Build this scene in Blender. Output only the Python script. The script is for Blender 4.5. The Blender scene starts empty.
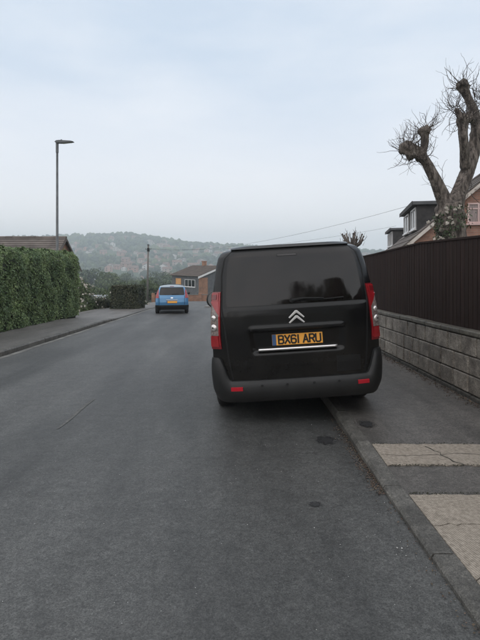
import bpy, math, random
import numpy as np
from mathutils import Vector, Matrix, noise

sc = bpy.context.scene
COL = sc.collection
R = math.radians
random.seed(7)
rng = np.random.default_rng(11)

# ------------------------------------------------------------------ camera
cam = bpy.data.cameras.new('camera')
camo = bpy.data.objects.new('camera', cam)
COL.objects.link(camo)
camo.location = (0, 0, 1.55)
camo.rotation_euler = (R(90), 0, 0)
cam.sensor_fit = 'VERTICAL'
cam.sensor_height = 36.0
cam.lens = 36.0 * 500 / 640
cam.shift_y = -60 / 640
cam.clip_start = 0.05
cam.clip_end = 6000
sc.camera = camo

# ------------------------------------------------------------------ world: overcast sky
SUN_EL, SUN_ROT = 52, 205
w = bpy.data.worlds.new('World')
sc.world = w
w.use_nodes = True
nt = w.node_tree
for n in list(nt.nodes):
    nt.nodes.remove(n)
wo = nt.nodes.new('ShaderNodeOutputWorld')
bg = nt.nodes.new('ShaderNodeBackground')
sky = nt.nodes.new('ShaderNodeTexSky')
sky.sky_type = 'NISHITA'
sky.sun_disc = False
sky.sun_elevation = R(SUN_EL)
sky.sun_rotation = R(SUN_ROT)
sky.dust_density = 3.0
tc = nt.nodes.new('ShaderNodeTexCoord')
mp = nt.nodes.new('ShaderNodeMapping')
mp.inputs['Scale'].default_value = (1.3, 1.3, 4.2)
n1 = nt.nodes.new('ShaderNodeTexNoise')
n1.inputs['Scale'].default_value = 2.3
n1.inputs['Detail'].default_value = 5
n1.inputs['Roughness'].default_value = 0.5
rp = nt.nodes.new('ShaderNodeValToRGB')
rp.color_ramp.elements[0].position = 0.34
rp.color_ramp.elements[0].color = (3.95, 4.58, 5.36, 1)
rp.color_ramp.elements[1].position = 0.66
rp.color_ramp.elements[1].color = (4.95, 5.33, 5.82, 1)
mx = nt.nodes.new('ShaderNodeMix')
mx.data_type = 'RGBA'
mx.inputs[0].default_value = 0.90          # thick cloud over a clear sky
L = nt.links.new
L(tc.outputs['Generated'], mp.inputs['Vector'])
L(mp.outputs['Vector'], n1.inputs['Vector'])
L(n1.outputs['Fac'], rp.inputs['Fac'])
L(sky.outputs['Color'], mx.inputs[6])
# cloud grows paler and a little warmer low down, all round the horizon
sz = nt.nodes.new('ShaderNodeSeparateXYZ')
mrz = nt.nodes.new('ShaderNodeMapRange')
mrz.interpolation_type = 'SMOOTHSTEP'
mrz.inputs['From Min'].default_value = 0.0
mrz.inputs['From Max'].default_value = 0.42
mlow = nt.nodes.new('ShaderNodeMix')
mlow.data_type = 'RGBA'
mlow.inputs[6].default_value = (6.25, 6.18, 6.30, 1)
L(tc.outputs['Generated'], sz.inputs[0])
L(sz.outputs['Z'], mrz.inputs['Value'])
L(mrz.outputs['Result'], mlow.inputs[0])
L(rp.outputs['Color'], mlow.inputs[7])
L(mlow.outputs[2], mx.inputs[7])
L(mx.outputs[2], bg.inputs['Color'])
bg.inputs['Strength'].default_value = 0.14
L(bg.outputs['Background'], wo.inputs['Surface'])

sun = bpy.data.lights.new('sun', 'SUN')
sun.energy = 1.4
sun.angle = R(150)
sun.color = (1.0, 0.89, 0.76)
suno = bpy.data.objects.new('sun', sun)
COL.objects.link(suno)
_az = R(SUN_ROT)
_sd = Vector((math.sin(_az) * math.cos(R(SUN_EL)), math.cos(_az) * math.cos(R(SUN_EL)), math.sin(R(SUN_EL))))
suno.rotation_euler = _sd.to_track_quat('Z', 'Y').to_euler()

vs = sc.view_settings
vs.view_transform = 'Standard'
vs.look = 'None'
vs.exposure = 0.30
vs.gamma = 1.0
vs.use_curve_mapping = False
try:
    sc.cycles.use_denoising = True
    sc.cycles.max_bounces = 8
    sc.cycles.volume_bounces = 4
    sc.cycles.caustics_reflective = False
    sc.cycles.caustics_refractive = False
except Exception:
    pass

# ------------------------------------------------------------------ materials
MATS = {}


def mat(name, col, rough=0.7, col2=None, scale=8.0, detail=4.0, lo=0.35, hi=0.65, bump=0.0, bscale=None, bdist=0.01,
        metal=0.0, coat=0.0, coat_rough=0.1, spec=0.5, stretch=None, island=0.0, transl=0.0, obj_rand=0.0, rough_var=0.0):
    """Principled material: two colours mixed by a noise, optional noise bump, optional tone per loose piece or per object."""
    if name in MATS:
        return MATS[name]
    m = bpy.data.materials.new(name)
    m.use_nodes = True
    t = m.node_tree
    b = t.nodes['Principled BSDF']
    out = t.nodes['Material Output']
    ln = t.links.new
    b.inputs['Roughness'].default_value = rough
    b.inputs['Metallic'].default_value = metal
    b.inputs['Coat Weight'].default_value = coat
    b.inputs['Coat Roughness'].default_value = coat_rough
    b.inputs['Specular IOR Level'].default_value = spec
    src = None
    co = t.nodes.new('ShaderNodeTexCoord')
    vec = co.outputs['Object']
    if stretch:
        mpn = t.nodes.new('ShaderNodeMapping')
        mpn.inputs['Scale'].default_value = stretch
        ln(vec, mpn.inputs['Vector'])
        vec = mpn.outputs['Vector']
    if col2 is not None:
        nz = t.nodes.new('ShaderNodeTexNoise')
        nz.inputs['Scale'].default_value = scale
        nz.inputs['Detail'].default_value = detail
        ln(vec, nz.inputs['Vector'])
        cr = t.nodes.new('ShaderNodeValToRGB')
        cr.color_ramp.elements[0].position = lo
        cr.color_ramp.elements[1].position = hi
        cr.color_ramp.elements[0].color = (*col, 1)
        cr.color_ramp.elements[1].color = (*col2, 1)
        ln(nz.outputs['Fac'], cr.inputs['Fac'])
        src = cr.outputs['Color']
        if rough_var:
            mr = t.nodes.new('ShaderNodeMapRange')
            mr.inputs['To Min'].default_value = rough - rough_var
            mr.inputs['To Max'].default_value = rough + rough_var
            ln(nz.outputs['Fac'], mr.inputs['Value'])
            ln(mr.outputs['Result'], b.inputs['Roughness'])
    if island or obj_rand:
        hs = t.nodes.new('ShaderNodeHueSaturation')
        if island:
            g = t.nodes.new('ShaderNodeNewGeometry')
            rv = g.outputs['Random Per Island']
            amt = island
        else:
            g = t.nodes.new('ShaderNodeObjectInfo')
            rv = g.outputs['Random']
            amt = obj_rand
        mr = t.nodes.new('ShaderNodeMapRange')
        mr.inputs['To Min'].default_value = 1 - amt
        mr.inputs['To Max'].default_value = 1 + amt
        ln(rv, mr.inputs['Value'])
        ln(mr.outputs['Result'], hs.inputs['Value'])
        mr2 = t.nodes.new('ShaderNodeMapRange')
        mr2.inputs['To Min'].default_value = 0.5 - amt * 0.05
        mr2.inputs['To Max'].default_value = 0.5 + amt * 0.04
        fr = t.nodes.new('ShaderNodeMath')
        fr.operation = 'FRACT'
        mu = t.nodes.new('ShaderNodeMath')
        mu.operation = 'MULTIPLY'
        mu.inputs[1].default_value = 7.3
        ln(rv, mu.inputs[0])
        ln(mu.outputs[0], fr.inputs[0])
        ln(fr.outputs[0], mr2.inputs['Value'])
        ln(mr2.outputs['Result'], hs.inputs['Hue'])
        if src is None:
            hs.inputs['Color'].default_value = (*col, 1)
        else:
            ln(src, hs.inputs['Color'])
        src = hs.outputs['Color']
    if src is None:
        b.inputs['Base Color'].default_value = (*col, 1)
    else:
        ln(src, b.inputs['Base Color'])
    if bump:
        nb = t.nodes.new('ShaderNodeTexNoise')
        nb.inputs['Scale'].default_value = bscale or scale * 4
        nb.inputs['Detail'].default_value = 5
        ln(vec, nb.inputs['Vector'])
        bp = t.nodes.new('ShaderNodeBump')
        bp.inputs['Strength'].default_value = bump
        bp.inputs['Distance'].default_value = bdist
        ln(nb.outputs['Fac'], bp.inputs['Height'])
        ln(bp.outputs['Normal'], b.inputs['Normal'])
    if transl:
        tr = t.nodes.new('ShaderNodeBsdfTranslucent')
        if src is None:
            tr.inputs['Color'].default_value = (*col, 1)
        else:
            ln(src, tr.inputs['Color'])
        ms = t.nodes.new('ShaderNodeMixShader')
        ms.inputs[0].default_value = transl
        ln(b.outputs[0], ms.inputs[1])
        ln(tr.outputs[0], ms.inputs[2])
        ln(ms.outputs[0], out.inputs['Surface'])
    MATS[name] = m
    return m


def asphalt(name, base, light, speck, spots, scale_big=0.6, specks=True, obj_rand=0.0, mott=9.0, stretch=0.28):
    """Worn tarmac: broad patches, fine aggregate grain, pale chippings showing through."""
    m = bpy.data.materials.new(name)
    m.use_nodes = True
    t = m.node_tree
    b = t.nodes['Principled BSDF']
    ln = t.links.new
    co = t.nodes.new('ShaderNodeTexCoord')
    ob = co.outputs['Object']

    def noise_(scale, detail=4, rough=0.55, vec=ob):
        n = t.nodes.new('ShaderNodeTexNoise')
        n.inputs['Scale'].default_value = scale
        n.inputs['Detail'].default_value = detail
        n.inputs['Roughness'].default_value = rough
        ln(vec, n.inputs['Vector'])
        return n.outputs['Fac']

    def ramp(fac, p0, c0, p1, c1):
        r = t.nodes.new('ShaderNodeValToRGB')
        r.color_ramp.elements[0].position = p0
        r.color_ramp.elements[1].position = p1
        r.color_ramp.elements[0].color = (*c0, 1)
        r.color_ramp.elements[1].color = (*c1, 1)
        ln(fac, r.inputs['Fac'])
        return r.outputs['Color']

    def mixc(a, bb, fac, mode='MIX'):
        x = t.nodes.new('ShaderNodeMix')
        x.data_type = 'RGBA'
        x.blend_type = mode
        if isinstance(fac, float):
            x.inputs[0].default_value = fac
        else:
            ln(fac, x.inputs[0])
        ln(a, x.inputs[6])
        ln(bb, x.inputs[7])
        return x.outputs[2]

    st = t.nodes.new('ShaderNodeMapping')
    st.inputs['Scale'].default_value = (1.0, stretch, 1.0)
    ln(ob, st.inputs['Vector'])
    big = ramp(noise_(scale_big * 1.6, 5, 0.6, st.outputs['Vector']), 0.34, base, 0.66, light)
    tk = t.nodes.new('ShaderNodeMapping')       # streaks worn along the wheel tracks
    tk.inputs['Scale'].default_value = (1.5, 0.05, 1.0)
    ln(ob, tk.inputs['Vector'])
    big = mixc(big, ramp(noise_(1.3, 3, 0.5, tk.outputs['Vector']), 0.36, (0.80,) * 3, 0.64, (1.20,) * 3), 1.0, 'MULTIPLY')
    mid = ramp(noise_(mott, 6, 0.7), 0.35, (0.78,) * 3, 0.68, (1.18,) * 3)
    c = mixc(big, mid, 1.0, 'MULTIPLY')
    gr = ramp(noise_(120.0, 3, 0.8), 0.34, (0.42,) * 3, 0.68, (1.75,) * 3)
    c = mixc(c, gr, 1.0, 'MULTIPLY')
    gr2 = ramp(noise_(38.0, 4, 0.8), 0.34, (0.62,) * 3, 0.68, (1.42,) * 3)
    c = mixc(c, gr2, 1.0, 'MULTIPLY')
    if specks:
        vo = t.nodes.new('ShaderNodeTexVoronoi')
        vo.inputs['Scale'].default_value = 26.0
        vo.inputs['Randomness'].default_value = 1.0
        ln(ob, vo.inputs['Vector'])
        spr = ramp(vo.outputs['Distance'], 0.055, (1, 1, 1), 0.085, (0, 0, 0))
        sel = ramp(noise_(11.0, 2), 0.56, (0, 0, 0), 0.60, (1, 1, 1))
        sm = mixc(spr, sel, 1.0, 'MULTIPLY')
        rgb = t.nodes.new('ShaderNodeRGB')
        rgb.outputs[0].default_value = (*speck, 1)
        c = mixc(c, rgb.outputs[0], sm)
    if obj_rand:
        oi = t.nodes.new('ShaderNodeObjectInfo')
        mr = t.nodes.new('ShaderNodeMapRange')
        mr.inputs['To Min'].default_value = 1 - obj_rand
        mr.inputs['To Max'].default_value = 1 + obj_rand
        ln(oi.outputs['Random'], mr.inputs['Value'])
        hs = t.nodes.new('ShaderNodeHueSaturation')
        ln(mr.outputs['Result'], hs.inputs['Value'])
        ln(c, hs.inputs['Color'])
        c = hs.outputs['Color']
    ln(c, b.inputs['Base Color'])
    b.inputs['Roughness'].default_value = 0.58
    b.inputs['Specular IOR Level'].default_value = 0.5
    bp = t.nodes.new('ShaderNodeBump')
    bp.inputs['Strength'].default_value = 0.4
    bp.inputs['Distance'].default_value = 0.004
    ln(noise_(150.0, 3, 0.7), bp.inputs['Height'])
    bp2 = t.nodes.new('ShaderNodeBump')
    bp2.inputs['Strength'].default_value = 0.25
    bp2.inputs['Distance'].default_value = 0.02
    ln(noise_(6.0, 4), bp2.inputs['Height'])
    ln(bp.outputs['Normal'], bp2.inputs['Normal'])
    ln(bp2.outputs['Normal'], b.inputs['Normal'])
    MATS[name] = m
    return m


def ribbed_concrete(name):
    m = mat(name, (0.205, 0.176, 0.145), 0.85, (0.385, 0.338, 0.285), 42.0, 14, 0.28, 0.72, spec=0.3)
    t = m.node_tree
    b = t.nodes['Principled BSDF']
    co = t.nodes.new('ShaderNodeTexCoord')
    mpn = t.nodes.new('ShaderNodeMapping')
    mpn.inputs['Rotation'].default_value = (0, 0, R(-14))
    wv = t.nodes.new('ShaderNodeTexWave')
    wv.bands_direction = 'X'
    wv.inputs['Scale'].default_value = 21.0
    wv.inputs['Distortion'].default_value = 2.0
    wv.inputs['Detail'].default_value = 3
    wv.inputs['Detail Scale'].default_value = 2.5
    bp = t.nodes.new('ShaderNodeBump')
    bp.inputs['Strength'].default_value = 1.0
    bp.inputs['Distance'].default_value = 0.003
    nz = t.nodes.new('ShaderNodeTexNoise')
    nz.inputs['Scale'].default_value = 60
    bp2 = t.nodes.new('ShaderNodeBump')
    bp2.inputs['Strength'].default_value = 0.5
    bp2.inputs['Distance'].default_value = 0.004
    ln = t.links.new
    ln(co.outputs['Object'], mpn.inputs['Vector'])
    ln(mpn.outputs['Vector'], wv.inputs['Vector'])
    ln(wv.outputs['Fac'], bp.inputs['Height'])
    ln(co.outputs['Object'], nz.inputs['Vector'])
    ln(nz.outputs['Fac'], bp2.inputs['Height'])
    ln(bp.outputs['Normal'], bp2.inputs['Normal'])
    ln(bp2.outputs['Normal'], b.inputs['Normal'])
    # dirt lies in the grooves
    src = b.inputs['Base Color'].links[0].from_socket
    mxx = t.nodes.new('ShaderNodeMix')
    mxx.data_type = 'RGBA'
    mxx.blend_type = 'MULTIPLY'
    mxx.inputs[0].default_value = 0.30
    cr = t.nodes.new('ShaderNodeValToRGB')
    cr.color_ramp.elements[0].position = 0.1
    cr.color_ramp.elements[0].color = (0.45, 0.43, 0.40, 1)
    cr.color_ramp.elements[1].position = 0.5
    cr.color_ramp.elements[1].color = (1, 1, 1, 1)
    ln(wv.outputs['Fac'], cr.inputs['Fac'])
    ln(src, mxx.inputs[6])
    ln(cr.outputs['Color'], mxx.inputs[7])
    ln(mxx.outputs[2], b.inputs['Base Color'])
    return m


def brick_mat(name, c1, c2, mortar, scale=1.0):
    m = bpy.data.materials.new(name)
    m.use_nodes = True
    t = m.node_tree
    b = t.nodes['Principled BSDF']
    ln = t.links.new
    co = t.nodes.new('ShaderNodeTexCoord')
    sx = t.nodes.new('ShaderNodeSeparateXYZ')
    cx = t.nodes.new('ShaderNodeCombineXYZ')
    ad = t.nodes.new('ShaderNodeMath')
    ad.operation = 'ADD'
    ln(co.outputs['Object'], sx.inputs[0])
    ln(sx.outputs['X'], ad.inputs[0])
    ln(sx.outputs['Y'], ad.inputs[1])
    ln(ad.outputs[0], cx.inputs['X'])
    ln(sx.outputs['Z'], cx.inputs['Y'])
    br = t.nodes.new('ShaderNodeTexBrick')
    br.inputs['Color1'].default_value = (*c1, 1)
    br.inputs['Color2'].default_value = (*c2, 1)
    br.inputs['Mortar'].default_value = (*mortar, 1)
    br.inputs['Scale'].default_value = scale
    br.inputs['Brick Width'].default_value = 0.225
    br.inputs['Row Height'].default_value = 0.075
    br.inputs['Mortar Size'].default_value = 0.006
    ln(cx.outputs[0], br.inputs['Vector'])
    nz = t.nodes.new('ShaderNodeTexNoise')
    nz.inputs['Scale'].default_value = 2.2
    nz.inputs['Detail'].default_value = 6
    ln(co.outputs['Object'], nz.inputs['Vector'])
    cr = t.nodes.new('ShaderNodeValToRGB')
    cr.color_ramp.elements[0].position = 0.3
    cr.color_ramp.elements[0].color = (0.75, 0.75, 0.75, 1)
    cr.color_ramp.elements[1].position = 0.7
    cr.color_ramp.elements[1].color = (1.15, 1.12, 1.1, 1)
    ln(nz.outputs['Fac'], cr.inputs['Fac'])
    mxx = t.nodes.new('ShaderNodeMix')
    mxx.data_type = 'RGBA'
    mxx.blend_type = 'MULTIPLY'
    mxx.inputs[0].default_value = 1.0
    ln(br.outputs['Color'], mxx.inputs[6])
    ln(cr.outputs['Color'], mxx.inputs[7])
    ln(mxx.outputs[2], b.inputs['Base Color'])
    bp = t.nodes.new('ShaderNodeBump')
    bp.inputs['Distance'].default_value = 0.006
    bp.inputs['Strength'].default_value = 0.6
    bp.invert = True
    ln(br.outputs['Fac'], bp.inputs['Height'])
    ln(bp.outputs['Normal'], b.inputs['Normal'])
    b.inputs['Roughness'].default_value = 0.9
    MATS[name] = m
    return m


M_ROAD = asphalt('road_tarmac', (0.036, 0.0365, 0.0355), (0.072, 0.072, 0.069), (0.34, 0.34, 0.33), True)
M_PAVE = asphalt('pavement_tarmac', (0.062, 0.057, 0.052), (0.102, 0.094, 0.086), (0.28, 0.27, 0.25), True, 1.2)
M_PAVEL = asphalt('pavement_tarmac_worn', (0.080, 0.074, 0.068), (0.130, 0.121, 0.112), (0.28, 0.27, 0.25), True, 1.2)
M_RIB = ribbed_concrete('ribbed_concrete')
M_KERB = asphalt('kerb_concrete', (0.060, 0.057, 0.051), (0.125, 0.119, 0.107), (0.30, 0.29, 0.27), True, 2.2, True, 0.14, 12.0, 1.0)
M_KERBD = asphalt('kerb_weathered', (0.050, 0.046, 0.040), (0.108, 0.100, 0.088), (0.30, 0.29, 0.27), True, 2.2, False, 0.14, 12.0, 1.0)
M_CHANNEL = mat('channel_concrete', (0.10, 0.096, 0.09), 0.9, (0.20, 0.195, 0.18), 2.5, 8, 0.35, 0.62)
M_BLOCK = asphalt('wall_block', (0.125, 0.108, 0.091), (0.285, 0.255, 0.218), (0.30, 0.29, 0.27), True, 3.4, False, 0.26, 15.0, 1.0)
M_MORTAR = mat('mortar', (0.030, 0.028, 0.024), 0.95, (0.075, 0.070, 0.060), 14, 6, bump=0.4, bscale=90)
M_COPING = asphalt('coping_concrete', (0.060, 0.056, 0.044), (0.145, 0.132, 0.108), (0.30, 0.29, 0.27), True, 4.0, False, 0.15, 14.0, 1.0)
M_FENCE = mat('fence_wood', (0.0165, 0.0098, 0.0080), 0.85, (0.0330, 0.0198, 0.0160), 5.0, 7, 0.3, 0.7, bump=0.5, bscale=40, bdist=0.004, stretch=(6, 6, 0.35), obj_rand=0.12, spec=0.15)
M_GRASS = mat('lawn', (0.030, 0.048, 0.018), 0.95, (0.060, 0.080, 0.032), 0.35, 8, 0.3, 0.7, bump=0.4, bscale=9, bdist=0.05)
M_HEDGE = mat('hedge_leaf', (0.100, 0.155, 0.066), 0.50, (0.220, 0.295, 0.125), 1.3, 5, 0.35, 0.66, island=0.36, transl=0.30, spec=0.4)
M_HEDGE2 = mat('clipped_leaf', (0.036, 0.048, 0.022), 0.6, (0.072, 0.074, 0.038), 1.3, 4, 0.35, 0.65, island=0.35, transl=0.2)
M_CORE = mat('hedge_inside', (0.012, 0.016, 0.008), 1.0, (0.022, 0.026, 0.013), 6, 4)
M_LEAF = mat('tree_leaf', (0.055, 0.082, 0.032), 0.6, (0.115, 0.150, 0.058), 0.25, 4, 0.35, 0.65, island=0.40, transl=0.25)
M_LEAFD = mat('tree_leaf_dark', (0.036, 0.054, 0.024), 0.6, (0.072, 0.098, 0.042), 0.25, 4, 0.35, 0.65, island=0.35, transl=0.2)
M_WOODLAND = mat('woodland_leaf', (0.020, 0.034, 0.014), 0.9, (0.090, 0.112, 0.042), 0.012, 5, 0.38, 0.62, island=0.45, bump=1.0, bscale=0.6, bdist=1.5)
M_BARK = mat('bark', (0.065, 0.051, 0.043), 0.95, (0.31, 0.26, 0.225), 7.5, 14, 0.37, 0.64, bump=1.0, bscale=20, bdist=0.12, stretch=(2.2, 2.2, 0.55))
M_TWIG = mat('twig', (0.050, 0.038, 0.034), 0.9, (0.085, 0.066, 0.058), 9, 3)
M_BLOSSOM = mat('blossom', (0.58, 0.53, 0.47), 0.7, island=0.2, transl=0.3)
M_BRICK = brick_mat('orange_brick', (0.38, 0.185, 0.11), (0.28, 0.14, 0.088), (0.24, 0.21, 0.17))
M_BRICKP = brick_mat('pink_brick', (0.36, 0.190, 0.140), (0.27, 0.142, 0.105), (0.27, 0.22, 0.19))
M_TILE = mat('roof_tile', (0.072, 0.060, 0.053), 0.9, (0.150, 0.125, 0.110), 1.3, 8, 0.3, 0.7, bump=0.5, bscale=18, bdist=0.02, obj_rand=0.12)
M_TILEB = mat('roof_tile_brown', (0.055, 0.040, 0.031), 0.9, (0.100, 0.074, 0.058), 1.3, 8, 0.3, 0.7, bump=0.5, bscale=18, bdist=0.02, obj_rand=0.1)
M_BARGE = mat('barge_board', (0.50, 0.44, 0.40), 0.6, (0.62, 0.56, 0.52), 3, 4)
M_WHITE = mat('white_upvc', (0.70, 0.69, 0.69), 0.4, (0.78, 0.77, 0.77), 4, 3)
M_PINKW = mat('pink_paint', (0.55, 0.38, 0.36), 0.5, (0.63, 0.46, 0.44), 3, 3)
M_CHEEK = mat('dark_tile_hanging', (0.030, 0.028, 0.028), 0.85, (0.058, 0.054, 0.052), 4, 6, bump=0.5, bscale=20)
M_FELT = mat('roof_felt', (0.075, 0.078, 0.082), 0.9, (0.12, 0.122, 0.125), 2, 6)
M_GLASS = mat('window_glass', (0.012, 0.014, 0.016), 0.06, spec=0.6)
M_LITGLASS = mat('lit_window_orange', (0.62, 0.30, 0.10), 0.5, (0.70, 0.38, 0.15), 3, 3)  # lit window painted as a plain orange colour, nothing glows
M_RENDER = mat('pink_render', (0.50, 0.36, 0.32), 0.9, (0.58, 0.44, 0.39), 1.5, 5)
M_GREYCLAD = mat('grey_cladding', (0.085, 0.088, 0.095), 0.8, (0.120, 0.123, 0.130), 2.0, 5)
M_GALV = mat('galvanised', (0.085, 0.09, 0.095), 0.55, (0.13, 0.135, 0.14), 5, 5, metal=0.3)
M_LANTERN = mat('lantern_grey', (0.10, 0.105, 0.11), 0.5)
M_POLE = mat('pole_wood', (0.115, 0.105, 0.097), 0.9, (0.19, 0.175, 0.162), 5, 6, stretch=(5, 5, 0.4))
M_WIRE = mat('wire_black', (0.02, 0.02, 0.022), 0.7)
M_LITTER = mat('litter_brown', (0.085, 0.062, 0.044), 0.95, island=0.55)
M_CHIP = mat('pale_chipping', (0.40, 0.40, 0.39), 0.8, island=0.35)
M_STAIN = mat('oil_stain', (0.022, 0.022, 0.023), 0.6, (0.050, 0.050, 0.050), 14, 6)
M_CRACK = mat('crack_dirt', (0.020, 0.019, 0.016), 0.95, (0.035, 0.033, 0.026), 30, 4)
M_SEAL = mat('worn_paint', (0.075, 0.075, 0.073), 0.9, (0.125, 0.125, 0.12), 18, 7, .4, .7)
# vehicles
M_PAINT = mat('van_black_paint', (0.0030, 0.0031, 0.0036), 0.22, (0.0065, 0.0064, 0.0064), 2.2, 6, 0.3, 0.75, coat=0.0, spec=0.36, rough_var=0.10)
M_VGLASS = mat('reflection_tinted_glass', (0.0055, 0.0042, 0.0042), 0.06, (0.014, 0.0105, 0.0100), 3.0, 5, 0.35, 0.7, spec=0.45, rough_var=0.04)  # dark glass; its brownish base colour stands in for warm reflections
M_PLASTIC = mat('bumper_plastic', (0.0065, 0.0065, 0.007), 0.55, (0.012, 0.012, 0.012), 6, 6, bump=0.25, bscale=220, bdist=0.002)
def add_grime(m_, col, z0, z1, amt):
    t_ = m_.node_tree
    b2 = t_.nodes['Principled BSDF']
    src_ = b2.inputs['Base Color'].links[0].from_socket
    co_ = t_.nodes.new('ShaderNodeTexCoord')
    sp_ = t_.nodes.new('ShaderNodeSeparateXYZ')
    mr_ = t_.nodes.new('ShaderNodeMapRange')
    mr_.interpolation_type = 'SMOOTHSTEP'
    mr_.inputs['From Min'].default_value = z1
    mr_.inputs['From Max'].default_value = z0
    mr_.inputs['To Max'].default_value = amt
    nz_ = t_.nodes.new('ShaderNodeTexNoise')
    nz_.inputs['Scale'].default_value = 7
    nz_.inputs['Detail'].default_value = 9
    nz_.inputs['Roughness'].default_value = 0.7
    ml_ = t_.nodes.new('ShaderNodeMath')
    ml_.operation = 'MULTIPLY'
    mx_ = t_.nodes.new('ShaderNodeMix')
    mx_.data_type = 'RGBA'
    mx_.inputs[7].default_value = (*col, 1)
    k_ = t_.links.new
    k_(co_.outputs['Object'], sp_.inputs[0])
    k_(co_.outputs['Object'], nz_.inputs['Vector'])
    k_(sp_.outputs['Z'], mr_.inputs['Value'])
    k_(mr_.outputs['Result'], ml_.inputs[0])
    k_(nz_.outputs['Fac'], ml_.inputs[1])
    k_(ml_.outputs[0], mx_.inputs[0])
    k_(src_, mx_.inputs[6])
    k_(mx_.outputs[2], b2.inputs['Base Color'])


add_grime(M_PAINT, (0.050, 0.044, 0.038), 0.35, 1.1, 0.42)
add_grime(M_PLASTIC, (0.070, 0.062, 0.054), 0.22, 0.42, 0.25)
M_DARK = mat('shut_line_black', (0.003, 0.003, 0.003), 0.8)
M_RUBBER = mat('tyre_rubber', (0.014, 0.014, 0.014), 0.85, (0.022, 0.021, 0.020), 9, 5)
M_RIM = mat('wheel_alloy', (0.32, 0.32, 0.33), 0.35, metal=0.8)
M_RED = mat('red_lens', (0.26, 0.010, 0.014), 0.16, (0.34, 0.016, 0.022), 9, 3, coat=0.6, coat_rough=0.05)
M_REDD = mat('red_lens_dark', (0.13, 0.006, 0.010), 0.16, (0.18, 0.01, 0.014), 9, 3, coat=0.6, coat_rough=0.05)
M_REFLECTOR = mat('red_reflector', (0.55, 0.015, 0.03), 0.25, coat=0.5)
M_CLEAR = mat('clear_lens', (0.13, 0.105, 0.10), 0.14, (0.27, 0.22, 0.205), 40, 4, coat=0.6, coat_rough=0.05)
M_BULB = mat('lamp_reflector', (0.72, 0.68, 0.66), 0.18, metal=0.7)
M_CHROME = mat('chrome', (0.86, 0.84, 0.83), 0.36, metal=1.0)
M_PLATE = mat('plate_yellow', (0.97, 0.43, 0.06), 0.4, (0.98, 0.46, 0.08), 12, 3)
M_PLATEB = mat('plate_blue', (0.05, 0.11, 0.24), 0.4)
M_INK = mat('plate_black', (0.008, 0.008, 0.008), 0.5)
M_BLUE = mat('blue_car_paint', (0.075, 0.23, 0.44), 0.3, (0.085, 0.26, 0.48), 2, 3, coat=0.7, coat_rough=0.06, metal=0.1)
M_CREAM = mat('cream_roof_paint', (0.36, 0.42, 0.47), 0.35, coat=0.5)
M_SILVER = mat('silver_car_paint', (0.42, 0.44, 0.46), 0.35, metal=0.35, coat=0.5)

# ------------------------------------------------------------------ mesh helpers


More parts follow.
